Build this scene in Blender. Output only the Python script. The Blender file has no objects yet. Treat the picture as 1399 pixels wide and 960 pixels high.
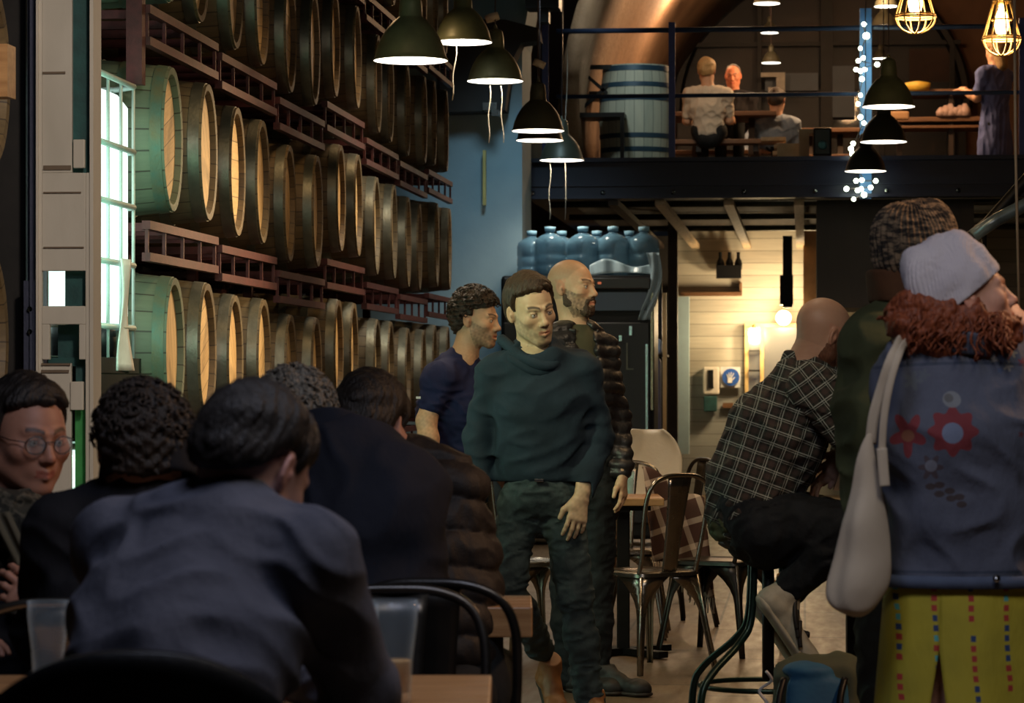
import bpy, bmesh, math, random
import numpy as np
from mathutils import Vector, Matrix, Euler

# ------------------------------------------------------------------ camera, light, exposure
SC = bpy.context.scene
COL = SC.collection
TH = math.atan(0.1)            # the camera looks a little to the left of the hall's long axis
CT, ST = math.cos(TH), math.sin(TH)
FPX, EYE = 4000.0, 1.3         # focal length in pixels of a 1399 px frame, eye height
PI = math.pi
rnd = random.Random(7)

cam = bpy.data.objects.new('camera', bpy.data.cameras.new('camera'))
COL.objects.link(cam)
cam.location = (0, 0, EYE)
cam.rotation_euler = (PI/2, 0, TH)
cam.data.sensor_width = 36
cam.data.lens = 36*FPX/1399
cam.data.shift_y = 40/1399
cam.data.clip_end = 200
cam.data.dof.use_dof = True
cam.data.dof.focus_distance = 12
cam.data.dof.aperture_fstop = 9
SC.camera = cam

SC.view_settings.view_transform = 'Standard'
SC.view_settings.look = 'None'
SC.view_settings.gamma = 1
SC.view_settings.use_curve_mapping = False
SC.view_settings.exposure = 0.0
SC.cycles.use_denoising = True
SC.cycles.max_bounces = 7
SC.cycles.sample_clamp_indirect = 4
SC.cycles.sample_clamp_direct = 30

wd = bpy.data.worlds.new('night'); SC.world = wd; wd.use_nodes = True
wd.node_tree.nodes['Background'].inputs[0].default_value = (0.30, 0.38, 0.50, 1)
wd.node_tree.nodes['Background'].inputs[1].default_value = 0.05

def RM(xc, yc, z=0.0):
    """camera-aligned (right, depth, height) -> hall coordinates"""
    return Vector((xc*CT - yc*ST, xc*ST + yc*CT, z))
def CC(px, py, D):
    return Vector(((px-700)*D/FPX, D, EYE-(py-520)*D/FPX))
def W(px, py, D):
    c = CC(px, py, D); return RM(c.x, c.y, c.z)

def light(kind, loc, power, color, size=0.1, rot=None, spot=None, blend=0.6, look=None, sy=None):
    l = bpy.data.lights.new(kind.lower()+'_light', kind)
    l.energy = power; l.color = color
    if kind == 'AREA':
        l.size = size
        if sy: l.shape = 'RECTANGLE'; l.size_y = sy
    elif kind == 'SPOT':
        l.shadow_soft_size = size; l.spot_size = spot or 2.2; l.spot_blend = blend
    else: l.shadow_soft_size = size
    o = bpy.data.objects.new('lamp_light', l); COL.objects.link(o)
    o.location = loc
    if look is not None:
        o.rotation_euler = (Vector(look)-Vector(loc)).to_track_quat('-Z', 'Y').to_euler()
    elif rot: o.rotation_euler = rot
    return o

WARM = (1.0, 0.62, 0.30); WHT = (1.0, 0.86, 0.66); COOL = (0.55, 0.80, 1.0); GRN = (0.55, 1.0, 0.62)
# added lights standing in for unseen pendants; they brighten barrels and column
for (x, D, z, pw) in [(-0.75, 12.2, 3.35, 26), (-0.75, 14.6, 3.4, 22), (-0.65, 17.2, 3.5, 14)]:
    light('SPOT', RM(x, D, z), pw, WARM, .12, rot=(0, math.radians(-18), 0), spot=2.6, blend=.5)
light('SPOT', RM(1.0, 15.0, 2.7), 470, (1, .70, .38), .12, spot=.95, blend=.9, look=RM(-1.5, 13.4, 1.45))
light('SPOT', RM(1.1, 17.5, 3.0), 170, (1, .66, .32), .15, spot=.8, blend=.9, look=RM(-1.1, 17.0, 1.75))
light('SPOT', RM(0.3, 10.0, 3.2), 22, (1, .80, .50), .15, spot=.9, blend=.9, look=RM(-1.45, 13.2, 1.7))
light('SPOT', RM(-0.3, 6.9, 3.3), 240, (1, .87, .74), .15, spot=.7, blend=.8, look=RM(-1.7, 10.6, 1.9))
# added unseen lights: cool on tables and pier, greenish and warm on people
light('AREA', RM(-.1, 4.1, 3.4), 22, (.70,.76,1.0), 0.8, look=RM(-.35, 5.2, 1.0))
light('SPOT', RM(-1.35, 9.5, 2.35), 130, (.93, 1.0, .62), 0.10, spot=.62, blend=.7, look=RM(.08, 11.2, 1.4))
light('AREA', RM(.9, 10.2, 3.0), 16, (1.0, .72, .46), 0.4, look=RM(.2, 12.0, 1.3))
light('SPOT', RM(.05, 21.4, 4.4), 110, (.58, .86, 1.0), 0.3, spot=.75, blend=.8, look=RM(.06, 23.9, 2.6))
light('SPOT', RM(.5, 24.0, 5.3), 100, (.86, 1.0, .96), 0.2, spot=.6, blend=.8, look=RM(1.1, 26.8, 3.7))
light('SPOT', RM(2.6, 7.6, 2.9), 120, (1, .55, .28), 0.15, spot=1.6, look=RM(1.1, 7.4, 1.3))
light('AREA', RM(1.0, 4.2, 3.3), 18, (1.0,.88,.78), 0.6, look=RM(1.15, 6.9, 1.0))
light('SPOT', RM(.5, 7.2, 3.2), 60, (1, .85, .62), .2, spot=.8, blend=.8, look=RM(1.0, 9.6, 1.1))
light('SPOT', RM(1.7, 15.5, 2.75), 40, WARM, .2, rot=(0, 0, 0), spot=2.5)
light('SPOT', RM(1.1, 12.6, 3.2), 50, WARM, .2, rot=(0, 0, 0), spot=2.4)
# added point lights that warm the vault above the mezzanine
light('POINT', RM(3.6, 29.5, 5.3), 200, (1,.58,.28), .2)
light('POINT', RM(1.9, 31.0, 5.3), 60, (1,.6,.32), .2)
light('POINT', RM(1.9, 27.4, 5.0), 34, (1,.75,.5), .2)

# ------------------------------------------------------------------ node helpers
class E:
    """tiny expression wrapper round shader math nodes"""
    def __init__(s, nt, k): s.nt, s.k = nt, k
    def _m(s, op, *a):
        n = s.nt.nodes.new('ShaderNodeMath'); n.operation = op
        for i, v in enumerate((s,)+a):
            if isinstance(v, E): s.nt.links.new(v.k, n.inputs[i])
            else: n.inputs[i].default_value = float(v)
        return E(s.nt, n.outputs[0])
    def __add__(s, o): return s._m('ADD', o)
    __radd__ = __add__
    def __sub__(s, o): return s._m('SUBTRACT', o)
    def __rsub__(s, o): return (s*-1)+o
    def __mul__(s, o): return s._m('MULTIPLY', o)
    __rmul__ = __mul__
    def __truediv__(s, o): return s._m('DIVIDE', o)
    def lt(s, o): return s._m('LESS_THAN', o)
    def gt(s, o): return s._m('GREATER_THAN', o)
    def fract(s): return s._m('FRACT')
    def floor(s): return s._m('FLOOR')
    def abs(s): return s._m('ABSOLUTE')
    def sin(s): return s._m('SINE')
    def cos(s): return s._m('COSINE')
    def sqrt(s): return s._m('SQRT')
    def atan2(s, o): return s._m('ARCTAN2', o)
    def max(s, o): return s._m('MAXIMUM', o)
    def min(s, o): return s._m('MINIMUM', o)

MATS = {}
class NM:
    """a principled node material under construction"""
    def __init__(s, name, col=(.5,.5,.5), rough=.6, metal=0, spec=None):
        s.m = bpy.data.materials.new(name); s.m.use_nodes = True
        s.nt = s.m.node_tree; s.b = s.nt.nodes['Principled BSDF']
        s.b.inputs['Base Color'].default_value = (*col, 1)
        s.b.inputs['Roughness'].default_value = rough
        s.b.inputs['Metallic'].default_value = metal
        if spec is not None: s.b.inputs['Specular IOR Level'].default_value = spec
        s.c = s.nt.nodes.new('ShaderNodeTexCoord')
        MATS[name] = s.m
    def xyz(s, kind='Object'):
        n = s.nt.nodes.new('ShaderNodeSeparateXYZ'); s.nt.links.new(s.c.outputs[kind], n.inputs[0])
        return [E(s.nt, n.outputs[i]) for i in range(3)]
    def vec(s, x, y, z):
        n = s.nt.nodes.new('ShaderNodeCombineXYZ')
        for i, v in enumerate((x, y, z)):
            if isinstance(v, E): s.nt.links.new(v.k, n.inputs[i])
            else: n.inputs[i].default_value = v
        return n.outputs[0]
    def noise(s, scale, stretch=(1,1,1), detail=3, rough=.55, vec=None, kind='Object'):
        mp = s.nt.nodes.new('ShaderNodeMapping'); mp.inputs['Scale'].default_value = stretch
        s.nt.links.new(vec if vec is not None else s.c.outputs[kind], mp.inputs[0])
        n = s.nt.nodes.new('ShaderNodeTexNoise'); n.inputs['Scale'].default_value = scale
        n.inputs['Detail'].default_value = detail; n.inputs['Roughness'].default_value = rough
        s.nt.links.new(mp.outputs[0], n.inputs[0])
        return E(s.nt, n.outputs[0])
    def white(s, v):
        n = s.nt.nodes.new('ShaderNodeTexWhiteNoise'); n.noise_dimensions = '1D'
        s.nt.links.new(v.k, n.inputs[1]); return E(s.nt, n.outputs[0])
    def objrand(s):
        n = s.nt.nodes.new('ShaderNodeObjectInfo'); return E(s.nt, n.outputs['Random'])
    def mix(s, f, a, b):
        n = s.nt.nodes.new('ShaderNodeMix'); n.data_type = 'RGBA'
        if isinstance(f, E): s.nt.links.new(f.k, n.inputs[0])
        else: n.inputs[0].default_value = f
        for i, v in ((6, a), (7, b)):
            if isinstance(v, (tuple, list)): n.inputs[i].default_value = (*v[:3], 1)
            else: s.nt.links.new(v, n.inputs[i])
        return n.outputs[2]
    def ramp(s, f, stops):
        n = s.nt.nodes.new('ShaderNodeValToRGB'); s.nt.links.new(f.k, n.inputs[0])
        el = n.color_ramp.elements
        while len(el) < len(stops): el.new(.5)
        for e, (p, c) in zip(el, stops): e.position = p; e.color = (*c, 1)
        return n.outputs[0]
    def color(s, k): s.nt.links.new(k, s.b.inputs['Base Color']); return s
    def rough(s, e): s.nt.links.new(e.k, s.b.inputs['Roughness']); return s
    def bump(s, e, strength=.3, dist=.01):
        n = s.nt.nodes.new('ShaderNodeBump'); n.inputs['Strength'].default_value = strength
        n.inputs['Distance'].default_value = dist
        s.nt.links.new(e.k, n.inputs['Height']); s.nt.links.new(n.outputs[0], s.b.inputs['Normal']); return s
    def emit(s, col, strength):
        s.b.inputs['Emission Color'].default_value = (*col, 1); s.b.inputs['Emission Strength'].default_value = strength; return s

def plain(name, c1, c2=None, rough=.6, metal=0, scale=10, stretch=(1,1,1), bump=.2, bscale=None, bd=.004, spec=None, rvar=0):
    if name in MATS: return MATS[name]
    n = NM(name, c1, rough, metal, spec)
    if c2 is None: c2 = tuple(v*.7 for v in c1)
    f = n.noise(scale, stretch)
    n.color(n.mix(((f-.5)*2.2+.5).max(0).min(1), c1, c2))
    if bump: n.bump(n.noise(bscale or scale*6, stretch, 4), bump, bd)
    if rvar: n.rough(f*rvar+(rough-rvar/2))
    return n.m

# ------------------------------------------------------------------ object helpers
def tag(o, label=None, cat=None, group=None, kind=None):
    if label: o['label'] = label
    if cat: o['category'] = cat
    if group: o['group'] = group
    if kind: o['kind'] = kind
    return o
def empty(name, label, cat, loc=(0,0,0), rz=0.0, group=None):
    o = bpy.data.objects.new(name, None); COL.objects.link(o); o.empty_display_size = .1
    o.location = loc; o.rotation_euler = (0, 0, rz)
    return tag(o, label, cat, group)
def mobj(name, V, F, mat, parent=None, smooth=True, loc=None, rz=None, bevel=0, sharp=None):
    me = bpy.data.meshes.new(name)
    me.from_pydata([tuple(v) for v in V], [], F); me.update()
    o = bpy.data.objects.new(name, me); COL.objects.link(o)
    if mat is not None: me.materials.append(mat if not isinstance(mat, str) else MATS[mat])
    if smooth:
        me.polygons.foreach_set('use_smooth', [True]*len(me.polygons))
        if sharp: me.set_sharp_from_angle(angle=sharp)
    if parent is not None: o.parent = parent
    if loc is not None: o.location = loc
    if rz is not None: o.rotation_euler = (0, 0, rz)
    if bevel:
        b = o.modifiers.new('bevel', 'BEVEL'); b.width = bevel; b.segments = 2; b.limit_method = 'ANGLE'
    return o
class MB:
    def __init__(s): s.V, s.F = [], []
    def add(s, V, F):
        o = len(s.V); s.V += [Vector(v) for v in V]; s.F += [tuple(i+o for i in f) for f in F]; return s
    def box(s, c, d, M=None):
        c = Vector(c); h = [x/2 for x in d]
        V = [Vector((a*h[0], b*h[1], e*h[2])) for a in (-1,1) for b in (-1,1) for e in (-1,1)]
        if M is not None: V = [M @ v for v in V]
        return s.add([v+c for v in V], [(0,1,3,2),(4,6,7,5),(0,4,5,1),(2,3,7,6),(0,2,6,4),(1,5,7,3)])
    def bar(s, a, b, w, h=None, up=(0,0,1)):
        a, b = Vector(a), Vector(b); d = (b-a); L = d.length; d.normalize(); u = Vector(up)
        if abs(d.dot(u)) > .95: u = Vector((0,1,0))
        x = d.cross(u).normalized(); z = x.cross(d)
        return s.box((a+b)/2, (w, L, h or w), Matrix((x, d, z)).transposed())
    def tube(s, pts, r, n=8, closed=False, cap=True):
        P = [Vector(p) for p in pts]; m = len(P)
        R = r if isinstance(r, (list, tuple)) else [r]*m
        o = len(s.V); prev = None
        for i in range(m):
            t = (P[(i+1) % m]-P[i-1]) if closed else (P[min(i+1, m-1)]-P[max(i-1, 0)])
            t.normalize()
            if prev is None:
                u = Vector((0,0,1)) if abs(t.z) < .9 else Vector((1,0,0)); u = (u-t*u.dot(t)).normalized()
            else:
                u = prev-t*prev.dot(t)
                u = u.normalized() if u.length > 1e-6 else t.orthogonal().normalized()
            prev = u; v = t.cross(u)
            for k in range(n):
                a = 2*PI*k/n; s.V.append(P[i]+(u*math.cos(a)+v*math.sin(a))*R[i])
        for i in range(m if closed else m-1):
            j = (i+1) % m
            for k in range(n):
                s.F.append((o+i*n+k, o+i*n+(k+1) % n, o+j*n+(k+1) % n, o+j*n+k))
        if cap and not closed:
            s.F.append(tuple(o+k for k in range(n))[::-1]); s.F.append(tuple(o+(m-1)*n+k for k in range(n)))
        return s
    def lathe(s, prof, n=24, M=None, caps=True):
        """prof: [(radius, height)] round local z"""
        o = len(s.V)
        for r, z in prof:
            for k in range(n):
                a = 2*PI*k/n; v = Vector((r*math.cos(a), r*math.sin(a), z))
                s.V.append(M @ v if M is not None else v)
        for i in range(len(prof)-1):
            for k in range(n):
                s.F.append((o+i*n+k, o+i*n+(k+1) % n, o+(i+1)*n+(k+1) % n, o+(i+1)*n+k))
        if caps:
            s.F.append(tuple(o+k for k in range(n))[::-1]); s.F.append(tuple(o+(len(prof)-1)*n+k for k in range(n)))
        return s
    def prism(s, poly, y0, y1, M=None):
        """poly in x,z extruded along y"""
        n = len(poly); V = [Vector((x, y0, z)) for x, z in poly]+[Vector((x, y1, z)) for x, z in poly]
        if M is not None: V = [M @ v for v in V]
        return s.add(V, [tuple(range(n)), tuple(range(2*n-1, n-1, -1))]+[(i, i+n, (i+1) % n+n, (i+1) % n) for i in range(n)])
    def grid(s, fn, nu, nv):
        o = len(s.V)
        for i in range(nu+1):
            for j in range(nv+1): s.V.append(Vector(fn(i/nu, j/nv)))
        for i in range(nu):
            for j in range(nv):
                a = o+i*(nv+1)+j; s.F.append((a, a+1, a+nv+2, a+nv+1))
        return s
    def build(s, name, mat, parent=None, **k): return mobj(name, s.V, s.F, mat, parent, **k)
def TM(loc, R=None, sc=1.0):
    M = Matrix.Translation(loc)
    if R is not None: M = M @ R.to_4x4()
    return M @ Matrix.Scale(sc, 4)
def structure(o): o['kind'] = 'structure'; return o
def copy_tree(o, parent=None):
    c = o.copy(); COL.objects.link(c); c.parent = parent
    for ch in list(o.children): copy_tree(ch, c)
    return c
def spline(pts, n=8):
    """Catmull-Rom through points"""
    P = [Vector(p) for p in pts]; out = []
    for i in range(len(P)-1):
        a, b, c, d = P[max(i-1, 0)], P[i], P[i+1], P[min(i+2, len(P)-1)]
        for k in range(n):
            t = k/n
            out.append(.5*((2*b)+(c-a)*t+(2*a-5*b+4*c-d)*t*t+(3*b-a-3*c+d)*t**3))
    out.append(P[-1]); return out

# ------------------------------------------------------------------ signed-distance modelling -> one continuous mesh
_rs = np.random.RandomState(3)
def wavy(P, f, seed=0, n=7):
    """smooth pseudo noise in -1..1; f = cycles per metre per axis"""
    r = np.random.RandomState(seed); out = 0
    f = np.asarray(f, dtype=np.float32)
    for i in range(n):
        k = r.normal(size=3); k /= np.linalg.norm(k); k = k*f*6.283*(.6+.8*r.rand())
        out = out+np.sin(P[0]*k[0]+P[1]*k[1]+P[2]*k[2]+r.rand()*6.28)
    return out/(n**.5*.9)
def folds(P, f, seed=0):
    w = wavy(P, [v*.4 for v in f], seed+50)*.35
    a = wavy((P[0]+w*.03, P[1], P[2]+w*.05), f, seed)
    return np.maximum(1-np.abs(a)*1.4, -.5)
class SDF:
    def __init__(s): s.p = []; s.mods = []; s.clips = []
    def cap(s, a, b, ra, rb=None, k=.02, op='u'):
        s.p.append(('cap', tuple(a), tuple(b), ra, rb if rb is not None else ra, k, op)); return s
    def ecap(s, a, b, r0, r1, x, k=.03, op='u', quilt=None):
        """capsule of elliptical section: r0=(across,deep) at a, r1 at b; x = direction of 'across'"""
        a, b = Vector(a), Vector(b); t = (b-a).normalized(); x = Vector(x); x = (x-t*x.dot(t)).normalized(); y = t.cross(x)
        s.p.append(('ecap', a, b, r0, r1, x, y, k, op, quilt)); return s
    def ell(s, c, r, k=.02, op='u', R=None):
        if not isinstance(r, (tuple, list)): r = (r, r, r)
        s.p.append(('ell', tuple(c), r, R, k, op)); return s
    def box(s, c, h, rr=.005, k=.01, op='u', R=None):
        s.p.append(('box', tuple(c), h, rr, R, k, op)); return s
    def mesh(s, res):
        lo = np.array([1e9]*3); hi = -lo; bb = []
        for p in s.p:
            if p[0] == 'cap': a, b = np.array(p[1]), np.array(p[2]); r = max(p[3], p[4]); l, h = np.minimum(a, b)-r, np.maximum(a, b)+r; k, op = p[5], p[6]
            elif p[0] == 'ecap': a, b = np.array(p[1]), np.array(p[2]); r = max(*p[3], *p[4]); l, h = np.minimum(a, b)-r, np.maximum(a, b)+r; k, op = p[7], p[8]
            elif p[0] == 'ell': r = max(p[2]) if p[3] is not None else np.array(p[2]); l, h = np.array(p[1])-r, np.array(p[1])+r; k, op = p[4], p[5]
            else: r = (np.linalg.norm(p[2]) if p[4] is not None else np.array(p[2]))+p[3]; l, h = np.array(p[1])-r, np.array(p[1])+r; k, op = p[5], p[6]
            m = k+.015+2*res; bb.append((l-m, h+m, k, op))
            if op == 'u': lo = np.minimum(lo, l-.02); hi = np.maximum(hi, h+.02)
        lo -= 2*res; hi += 2*res
        n = np.ceil((hi-lo)/res).astype(int)+1
        ax = [(lo[i]+np.arange(n[i])*res).astype(np.float32) for i in range(3)]
        V = np.full(n, 1.0, np.float32)
        for p, (l, h, k, op) in zip(s.p, bb):
            i0 = np.clip(np.floor((l-lo)/res).astype(int), 0, n); i1 = np.clip(np.ceil((h-lo)/res).astype(int)+1, 0, n)
            if (i1 <= i0).any(): continue
            sl = tuple(slice(a, b) for a, b in zip(i0, i1))
            X = ax[0][sl[0]][:, None, None]; Y = ax[1][sl[1]][None, :, None]; Z = ax[2][sl[2]][None, None, :]
            if p[0] == 'cap':
                a, b = p[1], p[2]; d = [b[i]-a[i] for i in range(3)]; L2 = max(sum(v*v for v in d), 1e-9)
                qx, qy, qz = X-a[0], Y-a[1], Z-a[2]
                t = np.clip((qx*d[0]+qy*d[1]+qz*d[2])/L2, 0, 1)
                D = np.sqrt((qx-t*d[0])**2+(qy-t*d[1])**2+(qz-t*d[2])**2)-(p[3]+(p[4]-p[3])*t)
            elif p[0] == 'ecap':
                a, b, r0, r1, x, y = p[1:7]; d = b-a; L2 = max(d.length_squared, 1e-9); L = L2**.5; u = d/L
                qx, qy, qz = X-a[0], Y-a[1], Z-a[2]
                w = qx*u[0]+qy*u[1]+qz*u[2]
                t = np.clip(w/L, 0, 1); w = w-t*L
                e = qx*x[0]+qy*x[1]+qz*x[2]; g = qx*y[0]+qy*y[1]+qz*y[2]
                rx = r0[0]+(r1[0]-r0[0])*t; ry = r0[1]+(r1[1]-r0[1])*t; rm = np.minimum(rx, ry)
                D = (np.sqrt((e/rx)**2+(g/ry)**2+(w/rm)**2)-1)*rm
                if p[9]: D = D-p[9][1]*(np.abs(np.sin(PI*(t*L)/p[9][0]+p[9][2]))**.6-.6)
            else:
                qx, qy, qz = X-p[1][0], Y-p[1][1], Z-p[1][2]; R = p[3] if p[0] == 'ell' else p[4]
                if R is not None:
                    qx, qy, qz = [qx*R[0][i]+qy*R[1][i]+qz*R[2][i] for i in range(3)]
                if p[0] == 'ell':
                    r = p[2]; k0 = np.sqrt((qx/r[0])**2+(qy/r[1])**2+(qz/r[2])**2)
                    k1 = np.sqrt((qx/r[0]**2)**2+(qy/r[1]**2)**2+(qz/r[2]**2)**2)
                    D = k0*(k0-1)/np.maximum(k1, 1e-6)
                else:
                    r = p[2]; ax_, ay_, az_ = np.abs(qx)-r[0], np.abs(qy)-r[1], np.abs(qz)-r[2]
                    D = np.sqrt(np.maximum(ax_, 0)**2+np.maximum(ay_, 0)**2+np.maximum(az_, 0)**2)+np.minimum(np.maximum(ax_, np.maximum(ay_, az_)), 0)-p[3]
            A = V[sl]
            if op == 'u':
                h_ = np.maximum(k-np.abs(A-D), 0)/k; V[sl] = np.minimum(A, D)-h_*h_*k*.25
            else:
                D = -D; h_ = np.maximum(k-np.abs(A-D), 0)/k; V[sl] = np.maximum(A, D)+h_*h_*k*.25
        for fn in s.mods:
            idx = np.nonzero(np.abs(V) < .05)
            P = (ax[0][idx[0]], ax[1][idx[1]], ax[2][idx[2]])
            V[idx] = fn(P, V[idx])
        if s.clips:
            P = (ax[0][:, None, None], ax[1][None, :, None], ax[2][None, None, :])
            for fn in s.clips: V = np.maximum(V, fn(P))
        V[0] = V[-1] = 1; V[:, 0] = V[:, -1] = 1; V[:, :, 0] = V[:, :, -1] = 1
        return nets(V, lo, res)
def nets(V, lo, res):
    I = V < 0
    c = np.zeros(tuple(k-1 for k in V.shape), np.int8)
    for a in (0,1):
        for b in (0,1):
            for d in (0,1): c += I[a:V.shape[0]-1+a, b:V.shape[1]-1+b, d:V.shape[2]-1+d]
    cell = np.nonzero((c > 0) & (c < 8)); N = len(cell[0])
    ids = np.full(c.shape, -1, np.int32); ids[cell] = np.arange(N)
    S = np.zeros((N, 3)); cnt = np.zeros(N)
    cor = [(a, b, d) for a in (0,1) for b in (0,1) for d in (0,1)]
    for p in cor:
        for q in cor:
            if sum(abs(x-y) for x, y in zip(p, q)) == 1 and p < q:
                va = V[cell[0]+p[0], cell[1]+p[1], cell[2]+p[2]]; vb = V[cell[0]+q[0], cell[1]+q[1], cell[2]+q[2]]
                m = (va < 0) != (vb < 0); t = np.where(m, va/np.where(m, va-vb, 1), 0)
                for i in range(3): S[:, i] += np.where(m, p[i]+(q[i]-p[i])*t, 0)
                cnt += m
    S /= cnt[:, None]
    VV = (np.stack(cell, 1)+S)*res+lo
    F = []
    for axd in range(3):
        o1, o2 = [(1,2),(2,0),(0,1)][axd]
        sA = [slice(1, -1)]*3; sA[axd] = slice(0, -1); sB = [slice(1, -1)]*3; sB[axd] = slice(1, None)
        A, B = I[tuple(sA)], I[tuple(sB)]
        for flip, M_ in ((False, A & ~B), (True, ~A & B)):
            q = np.nonzero(M_)
            base = [np.array(v) for v in q]
            for i in range(3):
                if i != axd: base[i] = base[i]+1
            def g(d1, d2):
                b = [v.copy() for v in base]; b[o1] -= d1; b[o2] -= d2
                return ids[b[0], b[1], b[2]]
            Q = np.stack([g(1,1), g(0,1), g(0,0), g(1,0)], 1)
            if flip: Q = Q[:, ::-1]
            F.append(Q)
    F = np.concatenate(F); F = F[(F >= 0).all(1)]
    return VV, F
def npmesh(name, V, F, mat, parent=None, cols=None, attr='Col', smoothit=0):
    me = bpy.data.meshes.new(name); F = np.asarray(F)
    me.vertices.add(len(V)); me.vertices.foreach_set('co', np.asarray(V, np.float32).ravel())
    me.loops.add(F.size); me.loops.foreach_set('vertex_index', F.ravel().astype(np.int32))
    me.polygons.add(len(F)); me.polygons.foreach_set('loop_start', (np.arange(len(F))*4).astype(np.int32))
    me.update(calc_edges=True); me.validate()
    me.polygons.foreach_set('use_smooth', [True]*len(me.polygons))
    if cols is not None:
        a = me.attributes.new(attr, 'FLOAT_COLOR', 'POINT'); c = np.ones((len(V), 4), np.float32); c[:, :3] = cols; a.data.foreach_set('color', c.ravel())
    o = bpy.data.objects.new(name, me); COL.objects.link(o)
    if mat is not None: me.materials.append(MATS[mat] if isinstance(mat, str) else mat)
    if parent is not None: o.parent = parent
    return o
# ------------------------------------------------------------------ materials of the place
def wood_head(name, base, dark):
    n = NM(name, base, .55)
    x, y, z = n.xyz(); r = n.objrand()
    pl = (y*11.5+r*17); k = n.white(pl.floor()+r*91)
    gap = (pl.fract()-.5).abs().gt(.475)
    g = n.noise(5, (1, 14, 1.2), 5, .65)
    f = (k*.45+g*1.1-.35).max(0).min(1)
    c = n.mix(f, base, dark)
    bl = n.noise(3.2, (1,1,1), 4)
    c = n.mix(((bl-.56)*4).max(0).min(.75), c, (.10,.05,.02))
    c = n.mix(gap*.75, c, (.05,.025,.012))
    n.color(c).bump(g*.5-gap*1.0, .5, .006); return n.m
def wood_stave(name, base, dark, nst=26):
    n = NM(name, base, .62)
    x, y, z = n.xyz(); r = n.objrand()
    a = z.atan2(y)*(nst/6.2832)+r*7; k = n.white(a.floor()+r*31); gap = (a.fract()-.5).abs().gt(.46)
    g = n.noise(4, (1.2, 12, 12), 5, .65)
    c = n.mix((k*.5+g*1.1-.35).max(0).min(1), base, dark)
    c = n.mix((r-.5).max(0).min(.4), c, (.12,.11,.07))
    c = n.mix(gap*.8, c, (.02,.013,.008))
    n.color(c).bump(g*.4-gap, .5, .006); return n.m
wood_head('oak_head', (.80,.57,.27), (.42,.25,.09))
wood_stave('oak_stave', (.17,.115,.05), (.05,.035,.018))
wood_stave('stave_green_light', (.13,.19,.12), (.06,.10,.07), 22)
plain('hoop_steel', (.20,.20,.16), (.10,.11,.09), .45, .75, 9, bump=.3)
plain('hoop_green_light', (.07,.15,.12), (.13,.13,.07), .55, .3, 14, bump=.3)
plain('blue_hoop', (.03,.08,.13), (.02,.05,.09), .5, .2, 9)
plain('maroon_steel', (.10,.022,.022), (.05,.013,.013), .55, .3, 20, bump=.3)
plain('black_steel', (.012,.012,.013), (.02,.02,.02), .45, .6)
plain('navy_paint', (.006,.008,.032), (.010,.012,.04), .5, 0, 6)
plain('navy_post', (.03,.05,.25), (.02,.035,.17), .4, 0, 12)
plain('navy_beam', (.055,.06,.10), (.04,.045,.08), .55, .2, 14, bump=.5)
plain('cream_paint', (.66,.60,.51), (.50,.45,.37), .6, 0, 4, (1,1,.4), bump=.3)
plain('teal_paint_and_shade', (.02,.09,.085), (.015,.05,.05), .55, 0, 16)
plain('painted_green_glow', (.05,.30,.08), (.04,.22,.06), .5, 0, 16)
plain('floor_dark', (.1,.08,.06))
plain('wall_dark', (.035,.03,.028), (.02,.018,.017), .85, 0, 3)
plain('wall_blue', (.28,.40,.46), (.22,.32,.38), .7, 0, 2.2, bump=.3, bscale=30)
plain('ceiling_dark', (.02,.018,.017), (.03,.026,.024), .9)
plain('vault_plaster', (.32,.20,.12), (.20,.12,.07), .8, 0, 1.4, bump=.5, bscale=14, bd=.03)
plain('back_brown', (.22,.11,.055), (.13,.065,.035), .7, 0, 2.2, bump=.4, bscale=16)
plain('dark_wood', (.035,.02,.013), (.018,.011,.008), .5, 0, 5, (6,6,.6))
plain('brown_wood', (.20,.10,.045), (.11,.05,.022), .5, 0, 5, (.6,6,6))
plain('table_wood', (.50,.28,.12), (.30,.15,.06), .38, 0, 4, (1,9,9), bump=.2)
plain('pale_wood', (.55,.42,.27), (.38,.27,.16), .6, 0, 5, (6,.6,6))
plain('lamp_green', (.10,.115,.065), (.065,.075,.045), .42, .1, 12, rvar=.2)
plain('lamp_black', (.045,.05,.035), (.06,.06,.04), .45, .2)
plain('cord_white', (.6,.55,.45)); plain('cord_dark', (.06,.04,.04))
plain('tolix_steel', (.36,.33,.28), (.22,.20,.17), .26, .95, 8, bump=.15, rvar=.2)
plain('tolix_dark', (.09,.085,.08), (.05,.048,.045), .35, .9, 8, bump=.15)
plain('black_plastic', (.007,.007,.008), (.011,.011,.011), .4, spec=.25)
plain('white_plastic', (.72,.66,.56), (.66,.60,.50), .4)
plain('white_paint', (.66,.66,.60), (.58,.58,.52), .5)
plain('door_blue', (.50,.68,.74), (.45,.6,.66), .5)
plain('paper_white', (.8,.8,.78)); plain('sign_blue', (.02,.10,.42)); plain('red_print', (.45,.04,.03))
plain('chrome', (.5,.5,.5), (.4,.4,.4), .2, 1)
plain('gold_metal', (.75,.55,.22), (.6,.4,.15), .35, .8)
plain('cage_gold', (.75,.55,.25), (.65,.45,.2), .4, .5)
plain('cardboard', (.42,.25,.12), (.34,.19,.09), .8)
def glassy(name, col, rough=.05, alpha=.35, metal=0):
    n = NM(name, col, rough, metal); n.b.inputs['Alpha'].default_value = alpha; n.b.inputs['IOR'].default_value = 1.45
    if name == 'clear_glass':
        w = n.nt.nodes.new('ShaderNodeLayerWeight'); w.inputs[0].default_value = .5; e = E(n.nt, w.outputs['Facing']); a_ = (e*e*e*.75+.045); n.nt.links.new(a_.k, n.b.inputs['Alpha'])
    return n.m
glassy('window_glass', (.05,.06,.07), .04, .22)
glassy('clear_glass', (.62,.80,.92), .03, .16)
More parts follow.
